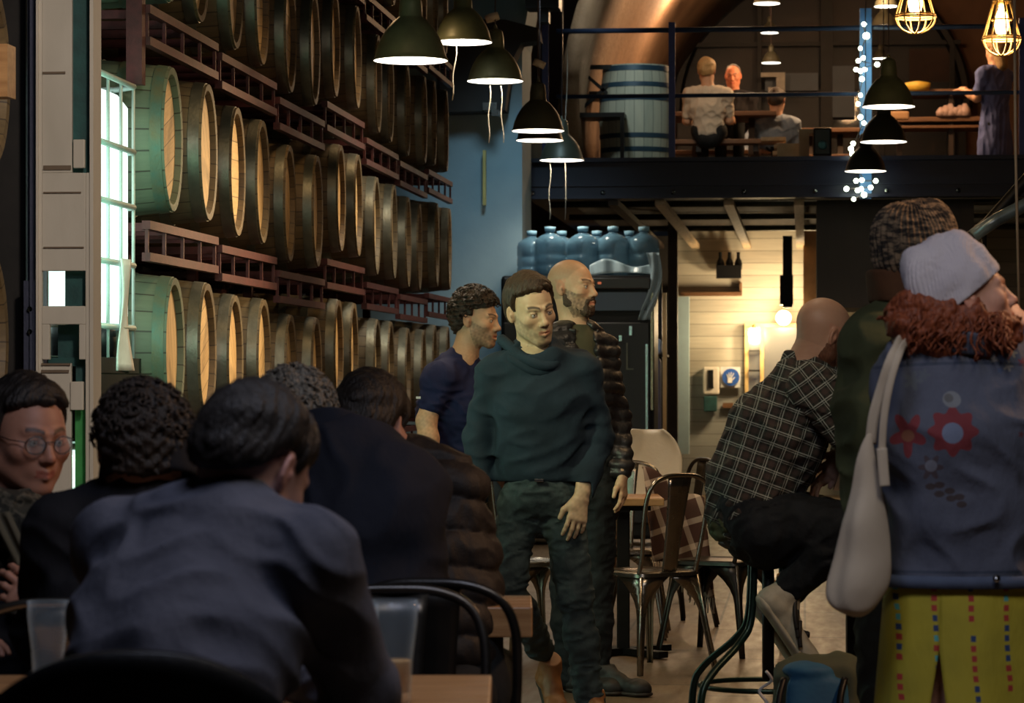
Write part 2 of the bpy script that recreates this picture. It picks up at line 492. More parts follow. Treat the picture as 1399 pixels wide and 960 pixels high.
glassy('beer', (.75,.50,.22), .2, .8)
glassy('jug_blue', (.10,.21,.30), .16, .62)
glassy('poly_sheet', (.35,.48,.56), .28, .8)
NM('glow_white', (1,1,1), .5).emit((1,.92,.78), 9)
NM('glow_warm', (1,.8,.5), .5).emit((1,.60,.22), 26)
NM('glow_fairy', (1,1,.8), .5).emit((.85,1,.72), 14)
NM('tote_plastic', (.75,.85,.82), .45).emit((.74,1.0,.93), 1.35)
NM('vanity_glow', (1,.85,.6), .5).emit((1,.70,.34), 16)
# floor: worn boards with dark joints, a little varnish
n = NM('floor_boards', (.1,.07,.05), .35); x, y, z = n.xyz()
a = x*2.2; b = y*.62+n.white(a.floor())*3
k = n.white(a.floor()*13+b.floor()); gap = (a.fract()-.5).abs().gt(.485).max((b.fract()-.5).abs().gt(.492))
g = n.noise(3, (6, 1, 1), 5); c = n.mix((k*.4+g-.3).max(0).min(1), (.20,.14,.085), (.075,.05,.032))
n.color(n.mix(gap*.85, c, (.012,.009,.007))).bump(g*.3-gap, .25, .006).rough(g*.4+.22)
# washroom boards
n = NM('whitewash_boards', (.5,.5,.45), .6); x, y, z = n.xyz()
a = z*7.2; k = n.white(a.floor()); gap = (a.fract()-.5).abs().gt(.475); g = n.noise(3, (1, 1, 14), 5)
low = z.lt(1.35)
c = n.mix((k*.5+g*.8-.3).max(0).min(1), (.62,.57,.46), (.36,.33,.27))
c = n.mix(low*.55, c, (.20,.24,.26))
n.color(n.mix(gap*.7, c, (.10,.09,.07))).bump(g*.3-gap, .3, .006)
n = NM('plank_wall_dark', (.05,.03,.02), .5); x, y, z = n.xyz()
a = x*7; k = n.white(a.floor()); gap = (a.fract()-.5).abs().gt(.47); g = n.noise(3, (8,8,.8), 4)
n.color(n.mix((k*.6+g*.7-.3).max(0).min(1), (.030,.017,.011), (.012,.007,.006))).bump(g*.3-gap, .4, .01)

def part(name, mb, mat, root, **k):
    """world-space builder -> child of an unrotated root"""
    o = Vector(root.location)
    mb.V = [v-o for v in mb.V]
    return mb.build(name, mat, root, **k)
def rb(mb, x0, x1, y0, y1, D, dep):
    c = W((x0+x1)/2, (y0+y1)/2, D); s_ = D/FPX
    return mb.box((c.x, c.y+dep/2, c.z), ((x1-x0)*s_, dep, abs(y1-y0)*s_))
def lone(name, mb, mat, label, cat, group=None, **k):
    """one-mesh thing with its origin at its base centre"""
    c = sum(mb.V, Vector())/len(mb.V); c.z = min(v.z for v in mb.V)
    mb.V = [v-c for v in mb.V]
    o = mb.build(name, mat, None, loc=c, **k); return tag(o, label, cat, group)

# ------------------------------------------------------------------ the hall
XL, XR, YN, YF, ZC = -4.0, 5.2, -1.5, 37.0, 6.6
structure(MB().box(((XL+XR)/2, (YN+YF)/2, -.05), (XR-XL+.4, YF-YN+.4, .1)).build('floor', 'floor_boards', smooth=False))
structure(MB().box((XL-.1, (YN+YF)/2, ZC/2), (.2, YF-YN, ZC)).build('wall_left', 'wall_dark', smooth=False))
structure(MB().box((XR+.1, (YN+YF)/2, ZC/2), (.2, YF-YN, ZC)).build('wall_right', 'wall_dark', smooth=False))
structure(MB().box(((XL+XR)/2, YN-.1, ZC/2), (XR-XL+.4, .2, ZC)).build('wall_near', 'wall_dark', smooth=False))
structure(MB().box(((XL+XR)/2, 12, ZC+.05), (XR-XL+.4, 27, .1)).build('ceiling', 'ceiling_dark', smooth=False))
# light blue pier that ends the rack bay; its upper part corbels out as the vault springs
pier = MB()
pc = W(690, 300, 23.9)
x1p = W(714, 300, 23.9).x
pier.prism([(XL, 0), (x1p, 0), (x1p, 4.05), (x1p+.06, 4.4), (x1p+.16, 4.9), (x1p+.3, 5.5), (x1p+.3, ZC), (XL, ZC)], pc.y, pc.y+.8)
structure(pier.build('wall_pier', 'wall_blue', smooth=False))
# mezzanine level
DM = 25.0
ym = W(900, 240, DM).y
zdk = W(0, 216, DM).z; zbt = W(0, 272, DM).z
sl = MB().box(((x1p-.4+XR)/2, (ym+YF)/2+.06, zdk-.07), (XR-x1p+.4, YF-ym-.1, .10))
structure(sl.build('floor_mezzanine', 'dark_wood', smooth=False))
bm_ = MB().box(((x1p-.1+XR)/2, ym, (zdk+zbt)/2), (XR-x1p+.1, .06, zdk-zbt-.01))
bm_.box(((x1p-.1+XR)/2, ym-.03, zbt+.015), (XR-x1p+.1, .2, .03)).box(((x1p-.1+XR)/2, ym-.03, zdk-.02), (XR-x1p+.1, .2, .035))
bm_.box(((x1p-.1+XR)/2, ym-.04, zbt+.12), (XR-x1p+.1, .03, .02))
structure(bm_.build('trim_mezzanine_beam', 'navy_paint', smooth=False))
for k in range(8):
    c = W(726+k*97, 262, DM-.1)
    lone('bolt', MB().lathe([(.0, 0), (.018, 0), (.022, .012), (.012, .022), (0, .022)], 8, TM((c.x, ym-.03, c.z), Matrix.Rotation(PI/2, 3, 'X'))), 'chrome',
         'steel bolt head low on the navy mezzanine beam, number %s from the blue pier' % ('one two three four five six seven eight'.split()[k]), 'bolt', 'bolts along the mezzanine beam')
# joists and battens seen from below
for k, (xa, ya, xb) in enumerate([(838, 275, 880), (902, 275, 950), (996, 275, 1018), (1092, 275, 1090)]):
    a = W(xa, 268, 25.1); yb = 33.6
    o = lone('ceiling_batten', MB().box((a.x, (a.y+yb)/2, zbt-.02), (.085, yb-a.y, .05)), 'pale_wood' if k else 'dark_wood',
         ['dark batten under the mezzanine above the fridge', 'pale batten under the mezzanine left of the bottle cutout', 'pale batten under the mezzanine above the bottle cutout', 'pale batten under the mezzanine beside the hanging black post'][k], 'batten', 'battens under the mezzanine', smooth=False)
for k, (yy, nm) in enumerate([(26.5, 'nearest'), (28.6, 'second'), (30.8, 'third')]):
    lone('ceiling_pipe', MB().tube([(x1p, yy, zbt+.05), (XR, yy, zbt+.05)], .03, 8), 'hoop_steel', nm+' cross pipe under the dark mezzanine deck', 'pipe', 'cross pipes under the mezzanine')
structure(MB().box(((x1p+XR)/2, (ym+33.8)/2, zdk-.14), (XR-x1p, 33.8-ym, .02)).build('ceiling_under_mezzanine', 'ceiling_dark', smooth=False))
# end wall above the deck, vault over it
structure(MB().box(((XL+XR)/2, YF+.1, (zdk+ZC)/2+.6), (XR-XL+.4, .2, ZC-zdk+2)).build('wall_back_upper', 'back_brown', smooth=False))
def vault(u, v):
    a = PI*(1-u); cx, rx, rz = 1.35, 3.5, 3.6
    return (cx+rx*math.cos(a), ym+.4+(YF-ym-.4)*v, zdk+.1+rz*max(0, math.sin(a))**.9)
vt = MB().grid(vault, 40, 4)
o = structure(vt.build('ceiling_vault', 'vault_plaster'))
sm_ = o.modifiers.new('thick', 'SOLIDIFY'); sm_.thickness = .15; sm_.offset = 1
structure(MB().box(((x1p-2+XR)/2, ym+.3, ZC+.9), (XR-x1p+2.4, .2, 1.9)).build('wall_over_mezzanine', 'ceiling_dark', smooth=False))
# ground floor end wall: whitewashed boards of the washroom lobby
yw = 33.4
wl = W(925, 500, 33.5).x; wr = W(1125, 500, 33.7).x
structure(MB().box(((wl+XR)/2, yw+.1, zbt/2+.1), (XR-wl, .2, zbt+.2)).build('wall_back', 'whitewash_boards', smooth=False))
structure(MB().box(((XL+wl)/2, yw+.1, zbt/2), (wl-XL, .2, zbt+.2)).build('wall_back_left', 'wall_dark', smooth=False))
sh = MB(); rb(sh, 925, 1130, 337, 376, 33.3, .12); structure(sh.build('trim_soffit', plain('soffit_cream', (.62,.50,.30), (.52,.40,.24)), smooth=False))
db = MB(); rb(db, 923, 942, 405, 620, 33.1, .12); dr_ = lone('door_frame', db, 'door_blue', 'tall pale blue door frame at the left end of the board wall', 'door frame', smooth=False); dr_['kind'] = 'structure'
for nm_, x0, x1, y0, y1 in (('wall_shelf', 930, 1014, 399, 404, ),):
    lone(nm_, rb(rb(MB(), x0, x1, y0, y1, 33.2, .15), x1-3, x1, y0-13, y1, 33.2, .15), 'brown_wood', 'thin dark ledge with an upturned end on the board wall', 'shelf', smooth=False)
# bottle-shaped black cutout on the soffit
r_ = W(996, 380, 33.1); rt = empty('bottle_crate', 'black silhouette crate of three bottles standing on the ledge under the mezzanine', 'crate', r_)
m = MB(); s_ = 33.1/FPX
m.prism([(-17*s_, 0), (17*s_, 0), (17*s_, 18*s_), (-17*s_, 18*s_)], 0, .12); part('crate_body', MB().add([v+r_ for v in m.V], m.F), 'black_plastic', rt, smooth=False)
for k in (-11.5, 1, 13):
    b = MB().lathe([(5*s_, 12*s_), (5.4*s_, 20*s_), (4.6*s_, 24*s_), (2.4*s_, 28*s_), (2.2*s_, 34*s_), (2.6*s_, 35*s_), (2.4*s_, 36*s_)], 14, TM(r_+Vector((k*s_, .06, 0))))
    part('bottle', b, 'black_plastic', rt)
# hand dryer, poster, vent
r_ = W(973, 540, 33.2); rt = empty('towel_dispenser', 'white wall mounted towel dispenser with a dark window beside the blue round sign', 'dispenser', r_)
part('body', rb(MB(), 961, 983, 501, 539, 33.2, .15), 'white_plastic', rt, bevel=.02, smooth=False)
part('window', rb(MB(), 968, 975, 505, 530, 33.18, .03), 'black_plastic', rt, smooth=False)
r_ = W(970, 565, 33.2); lone('waste_bin', rb(MB(), 962, 980, 541, 562, 33.2, .12), 'teal_paint_and_shade', 'small dark wall bin directly under the white towel dispenser', 'bin', bevel=.01, smooth=False)
lone('wall_socket', rb(MB(), 988, 1002, 550, 557, 33.25, .05), 'brown_wood', 'small brown fitting on the board wall under the round sign', 'socket', smooth=False)
r_ = W(998, 529, 33.2); rt = empty('wall_sign', 'white square sign with a blue round hand symbol on the board wall', 'sign', r_)
part('board', rb(MB(), 985, 1012, 501, 529, 33.22, .02), 'paper_white', rt, smooth=False)
c = W(999, 515, 33.2); Rx = Matrix.Rotation(PI/2, 3, 'X')
part('disc', MB().lathe([(0, 0), (.098, 0), (.098, .008), (0, .008)], 28, TM((c.x, c.y-.0, c.z), Rx)), 'sign_blue', rt, smooth=False)
hb = MB()
for k, (a, L) in enumerate([(-.5, .05), (-.2, .062), (.05, .066), (.3, .058)]):
    hb.bar((c.x-.01+.012*k-.02, c.y-.016, c.z-.01), (c.x-.02+.012*k+math.sin(a)*L, c.y-.016, c.z-.01+math.cos(a)*L), .009, .006, (0,1,0))
hb.box((c.x-.01, c.y-.016, c.z-.035), (.05, .006, .06)); hb.bar((c.x+.01, c.y-.016, c.z-.04), (c.x+.045, c.y-.016, c.z-.0), .011, .006, (0,1,0))
part('hand_symbol', hb, 'paper_white', rt, smooth=False)
# lit vanity: mirror frame and two bulbs
r_ = W(1050, 590, 33.1); rt = empty('vanity_mirror', 'mirror in a bright gold lit frame beside the two washroom bulbs', 'mirror', r_)
fr = MB(); rb(fr, 1018, 1023, 446, 560, 33.15, .06); rb(fr, 1039, 1044, 446, 560, 33.15, .06); rb(fr, 1018, 1100, 442, 447, 33.15, .06); rb(fr, 1095, 1100, 442, 560, 33.15, .06); rb(fr, 1018, 1100, 556, 561, 33.15, .06)
part('frame', fr, plain('gilt', (.80,.58,.25), (.7,.46,.18), .4, .3), rt, smooth=False)
part('mirror_pane', rb(MB(), 1022, 1097, 446, 558, 33.18, .03), NM('mirror_grey', (.42,.42,.38), .18, .7).m, rt, smooth=False)
sh_ = MB()
for y0 in (478, 505, 535): rb(sh_, 1023, 1039, y0, y0+2, 33.08, .06)
part('rack_wire', sh_, 'black_steel', rt, smooth=False)
for i, (px, py, rr, lab) in enumerate([(1030, 455, .058, 'left smaller glowing bulb at the corner of the gilt mirror'), (1071, 434, .085, 'largest glowing bulb under the hanging black post')]):
    c = W(px, py, 32.9); rt = empty('globe_lamp', lab, 'lamp', c, group='globe bulbs in the washroom lobby')
    part('bulb', MB().lathe([(rr*math.sin(a_*PI/10)+.001, -rr*math.cos(a_*PI/10)) for a_ in range(11)], 16, TM(c)), 'vanity_glow', rt)
    part('holder', MB().tube([c+Vector((0, 0, rr*.8)), c+Vector((0, .08, rr*1.5)), c+Vector((0, .3, rr*1.5))], .015, 8), 'gold_metal', rt)
    light('POINT', c+Vector((0, -.25, 0)), 55 if i else 24, (1, .74, .42), .08)
lone('hanging_post', rb(rb(MB(), 1070, 1083, 322, 420, 31.5, .12), 1066, 1084, 376, 416, 31.45, .22), 'black_steel', 'black square post hanging from the mezzanine above the washroom bulbs', 'post', smooth=False)
lone('steel_post', rb(MB(), 913, 926, 300, 640, 30.5, .12), plain('post_brown', (.16,.12,.085), (.10,.08,.06)), 'brown upright post between the fridge and the board wall', 'post', smooth=False)
lone('post_brick', rb(MB(), 1098, 1118, 315, 560, 32.6, .3), plain('orange_brick', (.48,.27,.13), (.36,.19,.09)), 'narrow orange timber strip between the hanging post and the dark bulkhead', 'post', smooth=False)
# dark plank bulkhead over the bar
lone('bar_bulkhead', rb(rb(MB(), 1117, 1330, 273, 412, 25.5, 1.6), 1112, 1335, 408, 420, 25.45, 1.7), 'plank_wall_dark', 'dark vertical plank bulkhead hanging over the bar behind the beanie', 'bulkhead', smooth=False)

# ------------------------------------------------------------------ mezzanine railing, posts and furniture
yr_ = ym-.02
rt = empty('mezzanine_railing', 'blue steel railing along the front edge of the mezzanine', 'railing', (x1p+2, yr_, zdk))
part('top_rail', MB().tube([(x1p+.18, yr_, zdk+1.09), (XR, yr_, zdk+1.09)], .022, 10), plain('rail_blue', (.035,.06,.13), (.025,.04,.10), .4), rt)
part('middle_rail', MB().tube([(x1p+.18, yr_, zdk+.53), (XR, yr_, zdk+.53)], .018, 10), 'rail_blue', rt)
for px in (745, 919, 1182, 1393):
    c = W(px, 216, DM)
    if px == 1182: continue
    part('post', MB().box((c.x, yr_-.03, zdk+.56), (.055, .05, 1.18)), 'navy_post', rt, smooth=False)
lone('thin_rod', MB().tube([W(768, 216, 25.2), W(768, -60, 25.2)], .012, 6), 'black_steel', 'thin black rod rising beside the left end of the railing', 'rod')
c = W(1183, 272, 24.8)
lone('light_post', MB().box((c.x, c.y, (c.z+zdk+1.25)/2), (.1, .08, zdk+1.25-c.z)), plain('post_lightblue', (.10,.26,.62), (.07,.19,.5), .4), 'bright blue post wrapped in fairy lights on the mezzanine front', 'post', smooth=False)
# fairy lights
fl = [(1181,33,1),(1184,49,1.5),(1176,66,.9),(1180,79,1),(1173,83,1),(1170,95,1),(1176,97,1),(1182,95,1),(1178,108,1.1),(1176,130,.9),(1173,142,.9),(1176,160,1.1),(1181,168,1),(1199,88,1.1),(1166,196,1),(1163,203,1.1),(1165,210,1.2),(1170,247,1),(1178,246,1),(1197,247,1),(1157,258,1.1),(1172,260,1),(1177,258,1),(1181,266,1.2),(1167,272,.9),(1190,256,1)]
r_ = W(1178, 272, 24.6); rt = empty('fairy_lights', 'string of glowing fairy lights wound down the bright blue post', 'string lights', r_)
part('wire', MB().tube([W(x+((i*37) % 5-2), y, 24.66) for i, (x, y, q) in enumerate(sorted(fl, key=lambda t: t[1]))], .005, 5), 'cord_dark', rt)
for x, y, q in fl:
    c = W(x, y, 24.62); r = .019*q
    part('bulb', MB().lathe([(r*math.sin(a_*PI/6)+.0005, -r*math.cos(a_*PI/6)) for a_ in range(7)], 10, TM(c)), 'glow_fairy', rt)
light('POINT', W(1180, 120, 24.3), 3, (.85,1,.7), .1)
# barrel maker
BL = .95
def barrel_prof(R0=.30, R1=.338, L=BL, n=12):
    return [(R0+(R1-R0)*math.sin(PI*i/n), L*i/n) for i in range(n+1)]
def RAD(t): return .30+.038*math.sin(PI*t)
MXB = Matrix(((0,0,-1),(0,1,0),(1,0,0)))        # local z -> world -x ... barrel axis along x
def make_barrel(name, label, hoopmat, stave='oak_stave', head='oak_head', group=None, hoopmat2=None):
    """axis along local x, near head at x=0 (toward +x), body toward -x; origin on the axis at the head"""
    rt = empty(name, label, 'barrel', group=group)
    A = Matrix(((0,0,-1),(0,1,0),(1,0,0)))
    M_ = A.to_4x4()
    p = [(.262, .038), (.272, 0.004), (.296, 0)] + barrel_prof()[0:] + [(.272, BL), (.262, BL-.038)]
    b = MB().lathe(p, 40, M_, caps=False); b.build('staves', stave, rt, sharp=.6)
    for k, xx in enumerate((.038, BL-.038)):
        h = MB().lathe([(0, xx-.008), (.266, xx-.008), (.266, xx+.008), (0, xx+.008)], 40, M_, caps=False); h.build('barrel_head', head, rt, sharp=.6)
    for t0, t1 in ((.012,.062),(.17,.215),(.30,.345),(.655,.70),(.785,.83),(.938,.988)):
        pr = [(RAD(t0)+.0, t0*BL), (RAD(t0)+.004, t0*BL), (RAD(t1)+.004, t1*BL), (RAD(t1), t1*BL)]
        MB().lathe(pr, 40, M_, caps=False).build('hoop', hoopmat, rt, sharp=.6)
    bg = MB().lathe([(0, 0), (.026, 0), (.022, .012), (0, .012)], 12, TM((-.475, .0, .337))); bg.build('bung', 'cord_dark', rt)
    return rt
XB = -2.64
proto = make_barrel('wine_barrel', 'x', 'hoop_steel'); gproto = make_barrel('wine_barrel', 'x', 'hoop_green_light', stave='stave_green_light')  # second barrel has the greenish light from the left put into its colours
rows = [(.55, 'floor row'), (1.43, 'lower row'), (2.31, 'middle row'), (3.19, 'upper row'), (4.07, 'top row')]
ordn = 'first second third fourth fifth sixth seventh eighth ninth tenth eleventh twelfth thirteenth fourteenth fifteenth sixteenth'.split()
stacks = [13.30-.34-1.475*0+1.475*k for k in range(0, 7)]     # depth of the far barrel of each pair
used = set()
def put_barrel(D, z, label, group, g=False):
    src = gproto if g else proto
    if src not in used: used.add(src); o = src
    else: o = copy_tree(src)
    yr2 = (D-.263)/.995
    o.location = (XB+rnd.uniform(-.02,.02), yr2, z); o.rotation_euler = (rnd.uniform(0, 6.28), 0, .080)
    o['label'] = label; o['group'] = group; return o
jit = [0, -.03, -.09, .03, -.05, -.08, -.03]
for zr, rn in rows:
    n_ = 0
    for k, D in enumerate(stacks):
        for e in (-.695, 0):
            g = (k == 0 and (e < 0 and zr > 1)) 
            if zr > 4 and D < 15: n_ += 1; continue
            if zr < 1 and D < 14.5: n_ += 1; continue
            put_barrel(D+e, zr+jit[k], '%soak wine barrel, %s from the white tank in the %s of racks' % ('green-lit ' if g else '', ordn[n_], rn), 'barrels in the %s of the racks' % rn, g); n_ += 1
for zr, rn in rows[1:4]:
    put_barrel(9.61, zr, 'dark oak barrel in the %s, nearer than the cream column' % rn, 'barrels left of the cream column')
used.clear()
# racks under each pair
def make_rack():
    rt = empty('barrel_rack', 'x', 'rack')
    for sx in (-.05, -.90):
        f = MB()
        for z in (.15, .02): f.bar((sx, -.70, z), (sx, .70, z), .035, .035)
        for y in (-.685, -.36, 0, .36, .685): f.bar((sx, y, .02), (sx, y, .15), .014, .014)
        f.build('side_frame', 'maroon_steel', rt, smooth=False)
    for y in (-.52, -.16, .16, .52): MB().bar((-.90, y, .15), (-.05, y, .15), .03, .035).build('cross_bar', 'maroon_steel', rt, smooth=False)
    return rt
rk = make_rack(); first = True
for (zr, rn) in rows[1:]:
    for k, D in enumerate(stacks):
        if zr > 4 and D < 15: continue
        o = rk if first else copy_tree(rk); first = False
        yr2 = (D-.34-.263)/.995
        o.location = (XB+.02, yr2, zr+jit[k]-.34-.185); 
        o['label'] = 'maroon steel barrel rack, %s from the white tank, under the %s' % (ordn[k], rn); o['group'] = 'barrel racks under the %s' % rn
# upright posts of the racking
for k, D in enumerate(stacks[:6]):
    yy = (D+.37-.263)/.995
    lone('rack_post', MB().bar((XB-.45, yy, 0), (XB-.45, yy, 4.6), .05, .05), 'maroon_steel', 'dark maroon upright between barrel stacks, %s from the white tank' % ordn[k], 'post', 'uprights between the stacks', smooth=False)
c = W(186, 40, 11.88); lone('rack_post', MB().bar((c.x, c.y, 2.5), (c.x, c.y, 4.2), .065, .065), 'maroon_steel', 'rusty maroon post standing above the white tank', 'post', smooth=False)

# ------------------------------------------------------------------ lit tank (caged tote) and the column in front of it
plain('galvanised', (.50,.58,.55), (.38,.45,.43), .5, .2)
def tote(z0, z1, label, clip_low=0):
    D0, D1 = 10.86, 11.88; X1 = -2.70
    y0, y1 = (D0-.263)/.995, (D1-.263)/.995
    rt = empty('caged_tank', label, 'tank', ((X1-.5), (y0+y1)/2, z0))
    m = MB(); n = 6; P = []
    r = .05
    for (cx, cy, a0) in ((X1-.02-r, y1-.02-r, 0), (X1-1.0+r, y1-.02-r, PI/2), (X1-1.0+r, y0+.02+r, PI), (X1-.02-r, y0+.02+r, 1.5*PI)):
        for i in range(n): a = a0+PI/2*i/(n-1); P.append((cx+r*math.cos(a), cy+r*math.sin(a)))
    zs = [z0+.16+clip_low, z0+.19+clip_low, z1-.10, z1-.05]; sc = [.97, 1, 1, .93]
    cx, cy = X1-.51, (y0+y1)/2; N = len(P)
    V = [Vector((cx+(x-cx)*s_, cy+(y-cy)*s_, z)) for z, s_ in zip(zs, sc) for x, y in P]
    F = [(i*N+k, i*N+(k+1) % N, (i+1)*N+(k+1) % N, (i+1)*N+k) for i in range(3) for k in range(N)]+[tuple(range(N))[::-1], tuple(3*N+k for k in range(N))]
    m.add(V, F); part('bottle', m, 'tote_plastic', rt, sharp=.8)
    cg = MB()
    H = z1-z0
    for f in (.155, .37, .57, .76, .985):
        z = z0+H*f
        cg.tube([(x, y, z) for x, y in [(X1+.012, y0+.1), (X1+.012, y1-.1), (X1-.09, y1+.01), (X1-.95, y1+.01), (X1-1.02, y1-.1), (X1-1.02, y0+.1), (X1-.95, y0-.01), (X1-.09, y0-.01)]], .0125, 8, closed=True)
    part('cage_hoops', cg, 'galvanised', rt)
    cv = MB()
    for i in range(5):
        y = y0+.08+(y1-y0-.16)*i/4; cv.tube([(X1+.006, y, z0+.05), (X1+.006, y, z1-.02)], .007, 6)
        x = X1-.1-.82*i/4; cv.tube([(x, y0-.006, z0+.05), (x, y0-.006, z1-.02)], .007, 6); cv.tube([(x, y1+.006, z0+.05), (x, y1+.006, z1-.02)], .007, 6)
    part('cage_bars', cv, 'galvanised', rt)
    part('pallet', MB().box((X1-.5, (y0+y1)/2, z0+.03), (1.04, y1-y0, .06)), 'black_plastic', rt, smooth=False)
    return rt
tk = tote(1.33, 2.50, 'glowing white caged plastic tank behind the cream column', .04)
tk2 = tote(-.02+.02, 1.07, 'lower glowing caged tank, mostly hidden behind the curly haired person')
c = W(165, 535, 11.7)
lone('tank_stand', MB().box((-3.22, 11.17, 1.20), (1.08, 1.02, .25)), 'black_plastic', 'black box stand between the two glowing tanks', 'stand', smooth=False)
m = MB().grid(lambda u, v: Vector((-2.668+.010*math.sin(v*5+u*2), 11.27+.14*u+.10*v*v*(u-.3), 1.78-.44*v)), 6, 16)
o = lone('plastic_tag', m, 'paper_white', 'crumpled white paper strip hanging on the tank cage', 'tag'); q = o.modifiers.new('t', 'SOLIDIFY'); q.thickness = .003
for i, (yy, hh) in enumerate([(10.9, .12), (11.15, .09), (11.45, .10)]):
    lone('drum_cap', MB().lathe([(.0, 0), (.06, 0), (.06, hh), (.045, hh+.02), (0, hh+.02)], 16, TM((-2.79, yy, 1.395))), 'black_plastic', '%s black cap standing inside the foot of the tank cage' % ('nearest','middle','farthest')[i] if False else '%s black canister in the foot of the tank cage' % ['near','middle','far'][i], 'canister', 'black canisters in the tank cage')
light('POINT', RM(-1.62, 11.2, 1.0), 5, (.25,1,.35), .06)
light('AREA', W(150, 300, 11.0)+Vector((.12, -.1, 0)), 7, (.42, 1, .70), .3, look=W(240, 300, 12.6), sy=1.0)
# navy steel column with the cream perforated box beside it
rt = empty('steel_column', 'navy steel column with a cream punched channel left of the glowing tank', 'column', W(80, 960, 10.6)*Vector((1,1,0)) if False else Vector((W(80,0,10.6).x, W(80,0,10.6).y, 0)))
rt['kind'] = 'thing'
DC = 10.6; yc0 = W(80, 500, DC).y
def cb(mb, x0, x1, y0, y1, dD=0, dep=.02):
    c = W((x0+x1)/2, (y0+y1)/2, DC); return mb.box((c.x, yc0+dD+dep/2, c.z), ((x1-x0)*DC/FPX, dep, (y1-y0)*DC/FPX))
nv = MB(); cb(nv, 34, 52, -200, 1005, .03, .03); cb(nv, 40, 44, -200, 1005, .0, .20); cb(nv, 30, 52, 383, 650, .015, .02)
part('navy_flange', nv, 'navy_beam', rt, smooth=False)
cr = MB()
# face plate built round the openings
cb(cr, 52, 57, -200, 1005)                       # left edge strip
cb(cr, 57, 99, -200, 236); cb(cr, 57, 118, 236, 370)
cb(cr, 57, 118, 418, 443); cb(cr, 57, 68, 443, 491); cb(cr, 109, 118, 443, 491); 
cb(cr, 57, 98, 496, 1005); cb(cr, 118, 125, 236, 1005)
part('cream_plate', cr, 'cream_paint', rt, smooth=False, bevel=.003)
fl_ = MB(); cb(fl_, 125, 130, -200, 1005, -.01, .12); cb(fl_, 50, 53, -200, 1005, -.012, .03); part('edge_flange', fl_, 'cream_paint', rt, smooth=False)
plain('rust_brown', (.20,.14,.09), (.13,.09,.06))
for a_ in ((59, 90, 98, 101), (60, 98, 226, 232), (60, 112, 262, 264), (60, 116, 337, 339), (57, 95, 505, 509), (57, 97, 496, 499)): part('pressed_rib', cb(MB(), *a_, -.007, .008), 'rust_brown', rt, smooth=False)
tc = MB(); cb(tc, 92, 126, -200, 240, .05, .01); cb(tc, 84, 123, 418, 444, .07, .01); cb(tc, 68, 109, 443, 491, .12, .01); cb(tc, 57, 120, 488, 500, .09, .01); cb(tc, 99, 123, 500, 560, .06, .01); cb(tc, 84, 126, 366, 424, .06, .01)
part('shaded_channel', tc, 'teal_paint_and_shade', rt, smooth=False)  # shade inside the channel put in as dark teal strips
gc = MB(); cb(gc, 98, 118, 558, 1005, .06, .01); part('green_lit_channel', gc, 'painted_green_glow', rt, smooth=False)  # green light from behind the column put into the strip's colour
tg = MB(); cb(tg, 102, 118, 191, 230, -.012, .02); part('cleat', tg, 'cream_paint', rt, bevel=.003, smooth=False)
tg = MB(); cb(tg, 98, 116, 521, 560, -.012, .02); part('cleat', tg, 'cream_paint', rt, bevel=.003, smooth=False)
bt = MB()
for px, py in ((20, 422), (20, 453)): pass
for px, py in ((40, 422), (40, 453)):
    c = W(px, py, DC); bt.lathe([(0, 0), (.012, 0), (.01, .01), (0, .01)], 8, TM((c.x, yc0+.01, c.z), Matrix.Rotation(PI/2, 3, 'X')))
part('bolt_heads', bt, 'chrome', rt)
lone('wood_block', MB().box(W(6, 98, 9.5)+Vector((-.02, 0, 0)), (.09, .1, .17)), 'table_wood', 'orange wooden block wedged at the barrel left of the navy column', 'block', smooth=False)

structure(rb(MB(), -160, 38, -300, 1050, 10.80, .03).build('dark_cover', 'ceiling_dark', smooth=False))  # added dark sheet that hides tank glow left of the column
